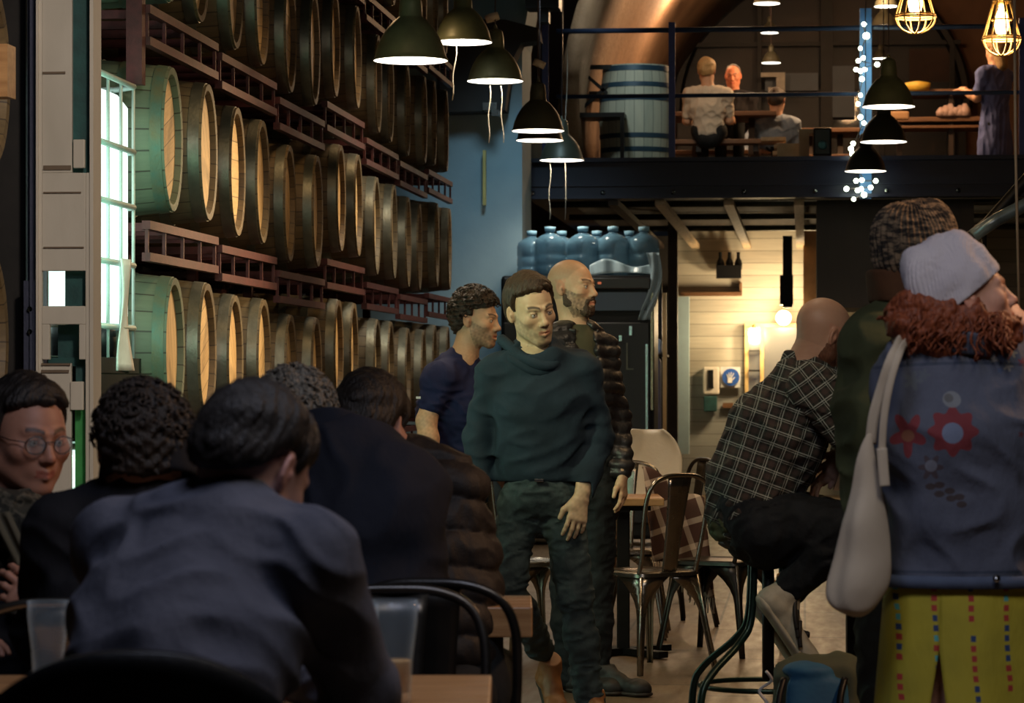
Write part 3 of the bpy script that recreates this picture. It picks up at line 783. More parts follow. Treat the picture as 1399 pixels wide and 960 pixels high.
# ------------------------------------------------------------------ hanging lamps
def pendant(px, py, wpx, D, label, group, lit=46, neck=True, cordtop=5.2, ring=None, strings=(), mat='lamp_green', tilt=0):
    c = W(px, py, D); R = wpx*D/FPX/2
    rt = empty('pendant_lamp', label, 'pendant lamp', c, group=group)
    H = R*1.18
    out = [(R*1.0, 0), (R*1.03, .0), (R*1.02, .006), (R*.985, .012), (R*.96, H*.12), (R*.90, H*.32), (R*.80, H*.52), (R*.66, H*.72), (R*.48, H*.89), (R*.34, H*.985), (R*.32, H*1.02), (R*.31, H*1.25), (R*.27, H*1.5), (R*.20, H*1.56), (R*.08, H*1.60), (R*.05, H*1.72), (.004, H*1.72)]
    inn = [(R*.25, H*.93), (R*.45, H*.86), (R*.63, H*.69), (R*.77, H*.49), (R*.87, H*.3), (R*.93, H*.1), (R*.965, .006), (R, 0)]
    part('shade', MB().lathe(out, 40, TM(c), caps=False), mat, rt, sharp=.9)
    part('reflector', MB().lathe(inn, 40, TM(c), caps=False), NM('reflector_glow', (.9,.88,.8), .5).emit((1,.93,.8), 3.0).m if 'reflector_glow' not in MATS else 'reflector_glow', rt)  # reflector given its own glow for the bulb's light
    br = R*.45
    part('bulb', MB().lathe([(br*math.sin(a_*PI/8)+.001, R*.55-br*math.cos(a_*PI/8)) for a_ in range(9)], 16, TM(c)), 'glow_white', rt)
    part('cord', MB().tube([c+Vector((0, 0, H*1.7)), Vector((c.x, c.y, cordtop))], .004, 6), 'cord_dark', rt)
    if ring:
        q = W(ring[0], ring[1], D); A = Matrix.Rotation(ring[2], 3, 'Y')
        part('ceiling_cup', MB().lathe([(.034, -.02), (.042, -.022), (.042, .022), (.034, .02), (.034, -.02)], 20, TM(q, A), caps=False), 'cord_white', rt)
    for (x0, y0, x1, y1) in strings:
        P = [W(x0+(x1-x0)*t+1.3*math.sin(t*9), y0+(y1-y0)*t, D-.02) for t in [i/8 for i in range(9)]]
        part('pull_string', MB().tube(P, .0028, 5), 'cord_white', rt)
    sp = light('SPOT', c+Vector((0, 0, R*.1)), lit, WHT, R*.6, rot=(0, 0, 0), spot=2.4, blend=.7)
    return rt
G1 = 'dark green dome lamps over the aisle'; G2 = 'dark dome lamps by the fairy lights'
pendant(561.5, 83, 101, 13.6, 'largest and nearest dark green dome lamp, left in the hanging group', G1)
pendant(633, 58, 79, 17.6, 'dark green dome lamp up high with one pull string', G1, strings=[(624, 62, 618, 137)])
pendant(677, 111, 76, 18.2, 'dark green dome lamp with a white cup and two pull strings', G1, ring=(673, 24, -.3), strings=[(670, 117, 668, 195), (685, 117, 688, 195)])
pendant(735.5, 179, 71, 19.6, 'dark dome lamp overlapping another just behind it', G1, ring=(737, 87, .4), mat='lamp_black')
pendant(738, 192, 64, 21.8, 'dark dome lamp mostly hidden by the one in front', G1, mat='lamp_black')
pendant(768, 219, 60, 23.2, 'lowest of the left dome lamps, with two long pull strings', G1, mat='lamp_black', strings=[(752, 224, 751, 300), (775, 60, 772, 300)])
pendant(1214.5, 146, 71, 19.7, 'topmost dark dome lamp in the trio beside the fairy lights', G2)
pendant(1207.5, 194, 63, 22.0, 'middle dark dome lamp in the trio beside the fairy lights', G2, mat='lamp_black')
pendant(1183, 234, 56, 23.8, 'lowest dark dome lamp in the trio, over the fairy light post', G2, mat='lamp_black')
for i, (px, py, w, D, lb) in enumerate([(1048, 5, 36, 31, 'round white lamp reflection high in front of the arched window'), (1052, 45, 24, 33, 'dim small lamp reflection under the high round one'), (1054, 86, 26, 32, 'low round white lamp reflection above the notice in the arched window'), (1211, 9, 32, 30, 'warm lamp reflection high right of the fairy lights'), (1208, 36, 34, 31, 'white lamp reflection just right of the railing post top'), (1203, 80, 20, 33, 'small dim lamp reflection behind the topmost trio lamp')]):  # reflections in the glass, built as small glowing pendants
    pendant(px, py, w, D, lb, 'lamp reflections built as small lamps over the mezzanine', lit=7, cordtop=6.3, mat='lamp_black')
def cage_lamp(px, py0, py1, w, D, label):
    s_ = D/FPX; c = W(px, py1, D); R = w*s_/2; H = (py1-py0)*s_
    rt = empty('cage_pendant', label, 'pendant lamp', c, group='gold cage lamps over the bar')
    m = MB()
    def ring(r, z): m.tube([c+Vector((r*math.cos(a*PI/12), r*math.sin(a*PI/12), z)) for a in range(24)], .0055, 6, closed=True)
    ring(R, H*.30); ring(R*.97, H*.34); ring(R*.45, H*1.0); ring(R*.5, H*.66)
    for k in range(8):
        a = PI*k/4+.2; d = Vector((math.cos(a), math.sin(a), 0))
        m.tube([c+d*R*.04]+[c+d*R*math.sin(t)+Vector((0, 0, H*.30*(1-math.cos(t)))) for t in (.35, .7, 1.05, 1.4)]+[c+d*R+Vector((0, 0, H*.32)), c+d*R*.45+Vector((0, 0, H))], .005, 6)
    part('cage', m, 'cage_gold', rt)
    part('bulb', MB().lathe([(.001, H*.36), (R*.28, H*.42), (R*.36, H*.55), (R*.3, H*.72), (R*.16, H*.86), (R*.14, H*.95), (.001, H*.96)], 16, TM(c)), 'glow_warm', rt)
    part('cap', MB().lathe([(R*.2, H*.93), (R*.46, H*.98), (R*.4, H*1.08), (R*.12, H*1.2), (.002, H*1.2)], 16, TM(c)), 'gold_metal', rt)
    part('cord', MB().tube([c+Vector((0, 0, H*1.2)), Vector((c.x, c.y, 6.2))], .004, 6), 'cord_dark', rt)
    light('POINT', c+Vector((0, 0, H*.15)), 11, (1, .6, .28), .05)
cage_lamp(1251, -28, 46, 56, 17.0, 'gold wire cage lamp half cut by the top of the photo')
cage_lamp(1369, 2, 76, 53, 17.5, 'whole gold wire cage lamp near the right edge')
lone('cable_bracket', rb(rb(MB(), 718, 764, -12, 10, 22.8, .3), 735, 750, 8, 30, 22.9, .15), 'black_steel', 'dark bracket block at the top of the blue pier', 'bracket', smooth=False)
bk = MB().prism([(-1.25, .26), (-.5, .28), (0, .16), (.02, -.02), (-.22, -.06), (-.4, -.32), (-.52, -.7), (-1.3, -.74)], 0, .3)
q = W(738, 55, 23.5); s_ = 23.5/FPX
bk = MB().prism([((x-738)*s_, (55-y)*s_) for x, y in [(600, 24), (690, 26), (735, 38), (738, 55), (712, 58), (702, 78), (696, 102), (690, 150), (600, 152)]], 0, .3)
bk.V = [v+q for v in bk.V]; lone('arch_bracket', bk, 'wall_dark', 'curved black bracket across the blue pier behind the dome lamps', 'bracket', smooth=False)
structure(rb(MB(), 660, 664, 205, 280, 23.8, .06).build('trim_lit_strip', plain('lit_yellow', (.55,.45,.15)), smooth=False))  # lit strip on the pier edge, its light put into the yellow
lone('wall_fixture', rb(rb(MB(), 660, 679, 140, 150, 23.4, .2), 672, 682, 150, 158, 23.4, .1), 'chrome', 'small dark fixture on the pier behind the pull strings', 'fixture', smooth=False)
# ------------------------------------------------------------------ mezzanine: arched window, furniture
def dk(px, D): c = W(px, 300, D); return Vector((c.x, c.y, zdk))
DW = 36.3; ywn = W(1060, 100, DW).y; sw = DW/FPX
rt = empty('window_1', 'dark arched window with steel bars at the end of the mezzanine', 'window', Vector((W(1060,100,DW).x, ywn, zdk))); rt['kind'] = 'structure'
cxp, rp, cyp = 1122, 197, 150
arch = [((cxp-rp*math.cos(a))-cxp, (rp*math.sin(a))) for a in [PI*i/28 for i in range(29)]]
q = W(cxp, cyp, DW)
poly = [(x*sw, z*sw) for x, z in arch]+[(rp*sw, -(q.z-zdk)), (-rp*sw, -(q.z-zdk))]
m = MB().prism(poly, 0, .03); m.V = [v+q+Vector((0, .25, 0)) for v in m.V]
part('pane_backing', m, NM('night_pane', (.035,.028,.026), .35).m, rt, smooth=False)
m = MB().prism(poly, 0, .012); m.V = [v+q for v in m.V]; part('pane', m, 'window_glass', rt, smooth=False)
fr = MB(); pts = [(q+Vector((x*sw, 0, z*sw))) for x, z in arch]
fr.tube(pts, .07, 6)
for px, w_, in ((1038, .05), (1130, .15), (1205, .06), (1300, .06)):
    x_ = W(px, 100, DW).x; h_ = math.sqrt(max(0, (rp*sw)**2-(x_-q.x)**2)); fr.box((x_, ywn-.02, (zdk+q.z+h_)/2), (w_, .08, q.z+h_-zdk))
for zz in (125, 60): c = W(1122, zz, DW); fr.box((c.x, c.y-.02, c.z), (2*rp*sw*.96, .06, .05))
part('frame', fr, 'black_steel', rt, smooth=False)
rf = MB(); rb(rf, 1046, 1118, 100, 124, 36.1, .02); rb(rf, 1138, 1168, 90, 160, 36.1, .02)
lone('glass_reflection', rf, plain('reflection_blue', (.14,.19,.25), (.09,.12,.16), .5, 0, 1.5), 'dull blue-grey reflections low in the arched window', 'panel', smooth=False)  # blue reflections in the window put in as coloured panels
nt_ = MB(); rb(nt_, 1040, 1073, 99, 105, 35.8, .02); rb(nt_, 1061, 1073, 105, 126, 35.8, .02); rb(nt_, 1050, 1061, 119, 126, 35.8, .02)
lone('white_notice', nt_, plain('lit_notice', (.9,.86,.76)), 'white bracket shaped notice hung in the arched window', 'notice', smooth=False)
lone('wall_panel', rb(MB(), 1243, 1302, 66, 112, 36.4, .08), plain('panel_brown', (.20,.09,.045), (.15,.07,.035), .6), 'plain red-brown board on the warm end wall', 'panel', smooth=False)
lone('yellow_bowl', MB().lathe([(0, 0), (.12, .0), (.14, .08), (.04, .1), (0, .1)], 16, TM(W(1254, 124, 31))), plain('yellow', (.75,.48,.06)), 'yellow dish on the shelf of the mezzanine counter', 'bowl')
def picnic(px0, px1, D, label, py=168):
    a, b = W(px0, py, D), W(px1, py, D); L = b.x-a.x; z = zdk+.76
    rt = empty('picnic_table', label, 'table', Vector(((a.x+b.x)/2, a.y, zdk)), group='picnic tables on the mezzanine')
    for k in (-.28, 0, .28): part('tabletop_plank', MB().box(((a.x+b.x)/2, a.y+k, z), (L, .26, .045)), 'brown_wood', rt, bevel=.006, smooth=False)
    for s_ in (-1, 1):
        part('bench', MB().box(((a.x+b.x)/2, a.y+s_*.68, zdk+.45), (L, .26, .045)), 'brown_wood', rt, bevel=.006, smooth=False)
    for x in (a.x+.25, b.x-.25):
        for s_ in (-1, 1): part('leg', MB().bar((x, a.y+s_*.1, z-.03), (x, a.y+s_*.6, zdk), .06, .09), 'dark_wood', rt, smooth=False)
        part('crossbeam', MB().box((x+.05, a.y, zdk+.40), (.05, 1.5, .09)), 'dark_wood', rt, smooth=False)
    return rt
picnic(918, 1062, 29.6, 'picnic table behind the pale barrel with two people at it')
picnic(1075, 1180, 31.5, 'picnic table behind the fairy light post')
c = W(812, 132, 27.0)
tb = MB().box(c, (.24, .5, .05))
for x_ in (-.09, .09):
    for y_ in (-.2, .2): tb.bar(c+Vector((x_, y_, 0)), Vector((c.x+x_, c.y+y_, zdk)), .035)
lone('side_table', tb, 'dark_wood', 'dark narrow table left of the pale barrel on the mezzanine', 'table', smooth=False)
# counter at the right with plates and shelf
rt = empty('serving_counter', 'brown wooden counter on the mezzanine right of the trio of lamps', 'counter', dk(1295, 31.4))
c0 = W(1225, 130, 31.4); c1 = W(1372, 130, 31.4)
for z_, t_ in ((1.17, .06), (.88, .05), (.80, .03), (.35, .04), (.06, .05)): part('shelf', MB().box(((c0.x+c1.x)/2, c0.y, zdk+z_), (c1.x-c0.x, .5, t_)), 'brown_wood', rt, bevel=.005, smooth=False)
for x in (c0.x+.03, (c0.x+c1.x)/2, c1.x-.03): part('side_board', MB().box((x, c0.y+.05, zdk+.6), (.05, .42, 1.2)), 'dark_wood', rt, smooth=False)
for i in range(6):
    c = W(1286+i*6.5, 162, 31.1); c.z = zdk+.905
    lone('crumpled_napkin', MB().lathe([(.0, 0), (.05+.01*(i % 3), .01), (.06, .05+.02*(i % 2)), (.02, .1+.02*(i % 3)), (0, .10)], 7, TM(c, Matrix.Rotation(i, 3, 'Z'))), plain('napkin_pink', (.6,.42,.36)), 'crumpled pale napkin, %s from the left in the heap on the mezzanine counter' % ordn[i], 'napkin', 'napkins on the mezzanine counter')
c = W(1228, 158, 30.9); lone('paper_bag', MB().box(c, (.22, .1, .09)), 'cardboard', 'flat pinkish packet on the counter right of the middle trio lamp', 'packet', bevel=.02, smooth=False)
lone('pale_crate', rb(rb(rb(MB(), 1092, 1106, 176, 214, 27.2, .3), 1106, 1128, 176, 182, 27.2, .3), 1062, 1092, 196, 214, 27.3, .3), plain('lit_beige', (.55,.42,.28), (.45,.33,.2)), 'pale beige folded board pieces standing near the mezzanine edge', 'board', smooth=False)
for i, (x0, y0) in enumerate([(1040, 187), (1058, 197), (1056, 206)]):
    lone('stacked_plank', rb(MB(), x0, x0+34-4*i, y0, y0+5, 27.6, .3), 'pale_wood', ['upper','middle','lower'][i]+' short pale plank stacked beside the pale board pieces', 'plank', 'short planks near the mezzanine edge', smooth=False)
c = W(1124, 214, 26.6)
rt = empty('small_speaker', 'small black box with a blue round eye at the mezzanine edge', 'speaker', c)
part('box_body', MB().box(c+Vector((0, 0, .13)), (.17, .15, .26)), 'black_plastic', rt, bevel=.02, smooth=False)
part('eye', MB().lathe([(0, 0), (.045, 0), (.03, .02), (0, .025)], 16, TM(c+Vector((0, -.08, .10)), Matrix.Rotation(PI/2, 3, 'X'))), plain('blue_eye', (.10,.3,.36)), rt)
# pale barrel standing on the deck
plain('pale_stave_dummy', (.5,.5,.4))
n = NM('pale_stave', (.30,.36,.30), .6); x, y, z = n.xyz(); a = z.atan2(y)*(24/6.2832); k = n.white(a.floor()); g = n.noise(4, (1.2,10,10), 4)
n.color(n.mix((a.fract()-.5).abs().gt(.46)*.6, n.mix((k*.7+g*.8-.35).max(0).min(1), (.55,.56,.46), (.32,.36,.31)), (.06,.08,.08)))
sb = make_barrel('standing_barrel', 'pale weathered barrel with blue hoops standing on the mezzanine', 'blue_hoop', stave='pale_stave')
c = W(870, 216, 26.6); sb.location = (c.x, c.y, zdk+BL); sb.rotation_euler = (0, -PI/2, 0)
sb.rotation_euler = (0, -PI/2, 0)
rt = empty('wooden_chair', 'dark cross backed chair left of the pale barrel on the mezzanine', 'chair', dk(822, 26.2))
p0 = dk(822, 26.2)
m = MB()
for x in (-.2, .2):
    m = MB().bar(p0+Vector((x, .2, 0)), p0+Vector((x, .24, .95)), .035); part('leg', m, 'black_plastic', rt, smooth=False)
    part('leg', MB().bar(p0+Vector((x, -.2, 0)), p0+Vector((x, -.2, .45)), .035), 'black_plastic', rt, smooth=False)
part('seat', MB().box(p0+Vector((0, 0, .46)), (.44, .44, .04)), 'black_plastic', rt, smooth=False)
part('back_cross', MB().bar(p0+Vector((-.2, .23, .55)), p0+Vector((.2, .23, .9)), .03).bar(p0+Vector((.2, .23, .55)), p0+Vector((-.2, .23, .9)), .03).bar(p0+Vector((-.2, .24, .93)), p0+Vector((.2, .24, .93)), .04), 'black_plastic', rt, smooth=False)
lone('white_tub', MB().lathe([(0, 0), (.16, 0), (.19, .4), (.2, .42), (0, .42)], 18, TM(dk(724, 25.6)+Vector((0, 0, 0)))), 'white_plastic', 'white tub at the left end of the mezzanine by the blue pier', 'tub')

# ------------------------------------------------------------------ drinks fridge and what is on it
DF = 23.1
rt = empty('drinks_fridge', 'black double door drinks fridge under the blue water jugs', 'fridge', Vector((W(790,0,DF).x, W(790,0,DF).y, 0)))
def fb(x0, x1, y0, y1, dD, dep, mb=None): return rb(mb or MB(), x0, x1, y0, y1, DF+dD, dep)
part('cabinet', fb(684, 894, 376, 736, .03, .7), 'black_plastic', rt, bevel=.03, smooth=False)
for x0, x1 in ((688, 786), (790, 888)):
    d_ = part('door', fb(x0, x1, 440, 715, -.03, .05), NM('fridge_glass%d' % x0, (.008,.008,.010), .38).m, rt, smooth=False, bevel=.01)
    xh = x1-4 if x0 > 700 else x0+4
    h = fb(xh-1.6, xh+1.6, 470, 640, -.08, .03); o = Vector(rt.location); h.V = [v-o for v in h.V]; h.build('handle', 'chrome', d_, smooth=False)
part('header', fb(688, 889, 379, 395, -.05, .08), NM('header_black', (.02,.015,.015), .3).m, rt, smooth=False, bevel=.01)
hp = MB()
for i, (x, w_, h_) in enumerate([(817,5,3),(824,4,4),(830,6,3),(838,5,4),(845,3,5),(848,7,3),(820,9,2),(835,12,2)]):
    rb(hp, x, x+w_, 385+(i % 3)*2, 385+(i % 3)*2+h_, DF-.07, .01)
part('red_lettering', hp, NM('red_lit', (.5,.12,.06), .5).emit((1,.25,.1), .35).m, rt, smooth=False)
part('inner_panel', fb(796, 884, 399, 424, -.045, .03), NM('grey_blue_panel', (.05,.07,.11), .3).m, rt, smooth=False)
part('edge_strip', fb(889.5, 892.5, 392, 560, -.06, .03), plain('brass_strip', (.42,.36,.24), None, .25, .8), rt, smooth=False)
part('tap_fitting', fb(860, 864, 445, 458, -.09, .03), 'chrome', rt, smooth=False); part('keyhole', fb(846, 850, 458, 466, -.09, .03), 'chrome', rt, smooth=False)
part('tap_outline', fb(856, 858, 468, 505, -.08, .01, fb(856, 866, 503, 505, -.08, .01)), 'hoop_steel', rt, smooth=False)
zt = W(0, 376, DF+.03).z
def jug(px, dD, lab, s=1.0):
    c = W(px, 376, DF+dD); c.z = zt+.004; h = .37*s
    rt = empty('water_jug', lab, 'jug', c, group='blue jugs on the fridge')
    pr = [(.0, 0), (.10, 0), (.118, .015), (.12, .07), (.113, .08), (.12, .09), (.12, .15), (.113, .16), (.12, .17), (.12, .24), (.11, .275), (.07, .305), (.035, .32), (.032, .35)]
    part('bottle', MB().lathe([(r*s, z*s) for r, z in pr], 20, TM(c), caps=False), 'jug_blue', rt)
    part('cap', MB().lathe([(.0, .335*s), (.04*s, .335*s), (.042*s, .37*s), (0, .375*s)], 14, TM(c)), plain('jug_cap', (.25,.45,.58), (.2,.38,.5)), rt)
jx = [(727, .50), (752, .22), (768, .52), (797, .2), (816, .5), (838, .18), (860, .5), (880, .2)]
for i, (px, dD) in enumerate(jx):
    jug(px, dD, 'blue plastic water jug on the fridge, %s from the left in the row' % ordn[i], 1.0+.05*(i % 2))
m = MB().grid(lambda u, v: W(806+92*u, 362+14*v-6*math.sin(u*7)*(1-v)-4*math.sin(u*3), DF-.02-.05*v)+Vector((0, .02*math.sin(u*23), 0)), 24, 6)
o = lone('plastic_wrap', m, 'poly_sheet', 'crumpled translucent plastic wrap lying in front of the water jugs', 'plastic sheet'); q_ = o.modifiers.new('t', 'SOLIDIFY'); q_.thickness = .004
m = MB().grid(lambda u, v: W(884+16*u+7*math.sin(v*4)-6*v, 345+92*v, DF-.08)+Vector((0, .03*math.sin(u*9+v*6), 0)), 10, 20)
o = lone('plastic_bag', m, 'poly_sheet', 'pale plastic bag hanging down the right side of the fridge', 'plastic bag'); q_ = o.modifiers.new('t', 'SOLIDIFY'); q_.thickness = .004
# narrow goods rack right of the fridge
rt = empty('goods_rack', 'narrow rack of folded blue and grey goods between fridge and brown post', 'rack', Vector((W(903,0,25).x, W(903,0,25).y, 0)))
part('gold_upright', rb(MB(), 906, 911, 400, 728, 25.0, .05), plain('amber_strip', (.62,.38,.16), (.5,.3,.12), .45), rt, smooth=False)
part('dark_upright', rb(MB(), 897, 905, 380, 726, 25.4, .05), 'black_plastic', rt, smooth=False)
part('rack_shelf', rb(rb(rb(MB(), 884, 912, 484, 487, 25.1, .35), 884, 912, 600, 604, 25.1, .35), 884, 912, 700, 705, 25.1, .35), 'black_steel', rt, smooth=False)
lone('lit_packet', rb(MB(), 887, 897, 418, 462, 24.95, .2), NM('lit_white', (.85,.82,.75), .5).emit((1,.9,.75), .5).m, 'bright white packet on the narrow rack right of the fridge', 'packet', bevel=.02, smooth=False)  # emission stands in for light falling on the packet
lone('blue_cloth', rb(MB(), 886, 903, 462, 484, 24.95, .3), plain('royal_cloth', (.05,.07,.35), (.3,.4,.55), .8, 0, 9), 'royal blue and white folded cloth on the narrow rack', 'cloth', bevel=.03, smooth=False)
lone('grey_sack', rb(MB(), 886, 902, 487, 600, 25.0, .3), plain('sack_lilac', (.20,.20,.28), (.10,.11,.24), .6, 0, 5), 'tall grey and blue sack standing on the narrow rack', 'sack', bevel=.04, smooth=False)

# ------------------------------------------------------------------ chairs
def make_tolix(name='metal_chair', mat='tolix_steel', label='x', group=None):
    """origin on the floor under the seat centre; back toward -y (sitter faces +y)"""
    rt = empty(name, label, 'chair', group=group)
    SH = .45; a = .175
    # seat: rounded square tray with a dished top and folded edge
    def rsq(h, r, z, n=5):
        P = []
        for cx, cy, a0 in ((h-r, h-r, 0), (-h+r, h-r, PI/2), (-h+r, -h+r, PI), (h-r, -h+r, 1.5*PI)):
            for i in range(n): t = a0+PI/2*i/(n-1); P.append(Vector((cx+r*math.cos(t), cy+r*math.sin(t), z)))
        return P
    rings = [rsq(.13, .05, SH-.008), rsq(.155, .05, SH-.006), rsq(.172, .05, SH), rsq(.180, .055, SH-.006), rsq(.182, .055, SH-.022), rsq(.176, .05, SH-.024), rsq(.16, .05, SH-.014)]
    m = MB(); N = len(rings[0])
    for R in rings: m.V += R
    for i in range(len(rings)-1):
        for k in range(N): m.F.append((i*N+k, i*N+(k+1) % N, (i+1)*N+(k+1) % N, (i+1)*N+k))
    m.F.append(tuple(range(N))); m.F.append(tuple(6*N+k for k in range(N))[::-1])
    m.build('seat', mat, rt, sharp=.7)
    # legs: folded sheet, wide at the top where it meets the arched apron, tapering to the foot
    for sx in (-1, 1):
        for sy in (-1, 1):
            m = MB(); top = Vector((sx*.165, sy*.165, SH-.02)); bot = Vector((sx*.225, sy*.225, 0)); n_ = 12
            for axis in (0, 1):
                V = []; 
                for i in range(n_+1):
                    t = i/n_; z = t; p = top.lerp(bot, t)
                    w = .018+.014*(1-t)+ .135*max(0, 1-t/.42)**2.2
                    d = Vector((-sx*w, 0, 0)) if axis == 0 else Vector((0, -sy*w, 0))
                    V += [p, p+d]
                o_ = len(m.V); m.V += V
                for i in range(n_): m.F.append((o_+2*i, o_+2*i+1, o_+2*i+3, o_+2*i+2))
            o = m.build('leg', mat, rt, sharp=.6); q_ = o.modifiers.new('t', 'SOLIDIFY'); q_.thickness = .004
            m = MB().tube([top+Vector((0, 0, -.0)), top.lerp(bot, .5), bot+Vector((0, 0, .012))], [.009, .008, .011], 8)
            m.build('foot_tube', mat, o)
    # back hoop and splat
    P = [(-.165, -.15, SH-.01), (-.168, -.175, SH+.08), (-.180, -.20, SH+.22), (-.179, -.222, SH+.33), (-.150, -.236, SH+.395), (-.085, -.243, SH+.425), (0, -.245, SH+.43)]
    P = P+[(-x, y, z) for x, y, z in P[-2::-1]]
    MB().tube(spline(P, 5), .0105, 10).build('back_hoop', mat, rt)
    m = MB().grid(lambda u, v: ((u-.5)*(.085+.05*v*v), -.165-.075*v-.006*math.cos((u-.5)*5), SH-.01+.43*v), 6, 10)
    o = m.build('back_splat', mat, rt); q_ = o.modifiers.new('t', 'SOLIDIFY'); q_.thickness = .004
    return rt
chair_src = [None, None]
def chair(px, D, face, label, group=None, dark=0, dz=0, py=None, name='metal_chair'):
    """face: compass heading in degrees clockwise from straight away from the camera"""
    if chair_src[dark] is None: o = chair_src[dark] = make_tolix(name, 'tolix_dark' if dark else 'tolix_steel')
    else: o = copy_tree(chair_src[dark]); o.name = name
    c = W(px, 520, D); o.location = (c.x, c.y, dz); o.rotation_euler = (0, 0, TH-math.radians(face)); o['label'] = label; o['category'] = 'chair'
    if group: o['group'] = group
    elif 'group' in o: del o['group']
    return o
chair(882, 13.2, -38, 'steel chair with bare back hoop at the near side of the small table', 'steel cafe chairs')
chair(985, 14.0, -60, 'steel chair behind the plaid shirt person, its hoop half hidden', 'steel cafe chairs', dark=1)
chair(852, 14.9, 185, 'steel chair with tall splat at the far side of the small table', 'steel cafe chairs')
chair(722, 13.9, 60, 'steel chair half hidden behind the walking person in the dark hoodie', 'steel cafe chairs')
chair(905, 15.6, 250, 'dark steel chair behind the blanket', 'steel cafe chairs', dark=1)
# small cafe table
rt = empty('cafe_table', 'small cafe table with pale wooden top and black pedestal', 'table', Vector((W(852,0,13.9).x, W(852,0,13.9).y, 0)))
p0 = Vector(rt.location); R3 = Matrix.Rotation(TH, 3, 'Z')
part('tabletop', MB().box(p0+Vector((-.02, 0, .735)), (.40, .55, .035), R3), 'table_wood', rt, bevel=.004, smooth=False)
part('top_bracket', MB().box(p0+Vector((0, 0, .700)), (.26, .05, .03), R3).box(p0+Vector((0, 0, .700)), (.05, .36, .03), R3), 'black_steel', rt, smooth=False)
part('pedestal', MB().box(p0+Vector((0, 0, .36)), (.06, .06, .68), R3), 'black_steel', rt, bevel=.006, smooth=False)
part('base', MB().bar(p0+Vector((-.2, -.2, .02)), p0+Vector((.2, .2, .02)), .06, .03).bar(p0+Vector((-.2, .2, .02)), p0+Vector((.2, -.2, .02)), .06, .03), 'black_steel', rt, smooth=False)
# white shell chair
c = W(868, 520, 17.2); rt = empty('shell_chair', 'cream plastic shell chair behind the small table', 'chair', (c.x, c.y, 0), rz=TH-math.radians(200))
def shell(u, v):
    t = (u-.5)*2; w = .23*(1-.25*max(0, v-.6)**2*3)
    if v < .5: q = v/.5; return (t*w, .2-.4*q, .60+.03*abs(t)**3*2+.02*math.sin(q*PI)*-1)
    q = (v-.5)/.5; return (t*w*math.sqrt(max(0, 1-max(0, q-.45)**2*2.6)), -.2-.10*q+.05*t*t, .61+.05*t*t*(1-q)+.40*q)
o = MB().grid(shell, 16, 24).build('shell', 'white_plastic', rt); q_ = o.modifiers.new('t', 'SOLIDIFY'); q_.thickness = .008
for sx in (-1, 1):
    for sy in (-1, 1): MB().tube([(sx*.12, sy*.12, .59), (sx*.22, sy*.2, 0)], [.016, .011], 8).build('leg', 'brown_wood', rt)
# plaid blanket over the chair back
n = NM('blanket_plaid', (.12,.06,.04), .9); x, y, z = n.xyz('UV') if False else n.xyz(); u = x*1.0+z*.35; w_ = z-x*.3
s1 = ((u*9).fract()-.5).abs().lt(.13); s2 = ((w_*8).fract()-.5).abs().lt(.12)
n.color(n.mix(s1*.5+s2*.5, (.075,.035,.025), (.62,.52,.42))).bump(n.noise(200), .4, .003)
def blk(u, v):
    x = -.13+.30*u; z = .50-.12*u
    if v < .3: q = v/.3; return Vector((x, .10*(1-q)-.02, z+.36+.02*math.sin(u*8)-.05*u))
    q = (v-.3)/.7; return Vector((x+.05*q, -.03-.03*math.sin(u*14+q*2)*q, z+.36-.05*u-.46*q+.03*math.sin(u*6)))
c = W(915, 520, 14.3); c.z = .02
m = MB().grid(blk, 26, 24); o = m.build('plaid_blanket', 'blanket_plaid', None, loc=c, rz=TH); q_ = o.modifiers.new('t', 'SOLIDIFY'); q_.thickness = .008
tag(o, 'brown plaid blanket with fringe draped over a chair back', 'blanket')
fm = MB()
for i in range(26):
    p = Vector(blk(i/25, 1)); fm.tube([p, p+Vector((.006*math.sin(i*3), .0, -.035)), p+Vector((.014*math.sin(i*5), 0, -.075))], .0035, 5)
fm.build('fringe', plain('fringe_cream', (.55,.46,.38)), o)

# ------------------------------------------------------------------ foreground tables, chairs and glasses
def table(pxl, pxr, D0, D1, z, label, thick=.045, legs=True):
    a, b = W(pxl, 520, D0), W(pxr, 520, D0); d = Vector((-ST, CT, 0)); L = (b-a).length
    base = (a+b)/2+d*(D1-D0)/2; base.z = 0
    rt = empty('dining_table', label, 'table', base, rz=TH)
    n_ = 4; w = (D1-D0)/n_
    for i in range(n_): MB().box((0, -(D1-D0)/2+w*(i+.5), z-thick/2), (L, w-.004, thick)).build('tabletop_plank', 'table_wood', rt, bevel=.004, smooth=False)
    for sx in (-1, 1):
        for sy in (-1, 1): MB().box((sx*(L/2-.18), sy*((D1-D0)/2-.08), (z-thick)/2), (.05, .05, z-thick)).build('leg', 'black_steel', rt, smooth=False)
    MB().box((0, 0, z-thick-.03), (L-.36, .05, .05)).build('apron', 'black_steel', rt, smooth=False)
    return rt
table(-420, 668, 4.72, 5.48, .75, 'long wooden dining table the grey sweater person sits at')
table(470, 728, 7.22, 7.62, .742, 'wooden table end behind the puffer jacket person', .075)
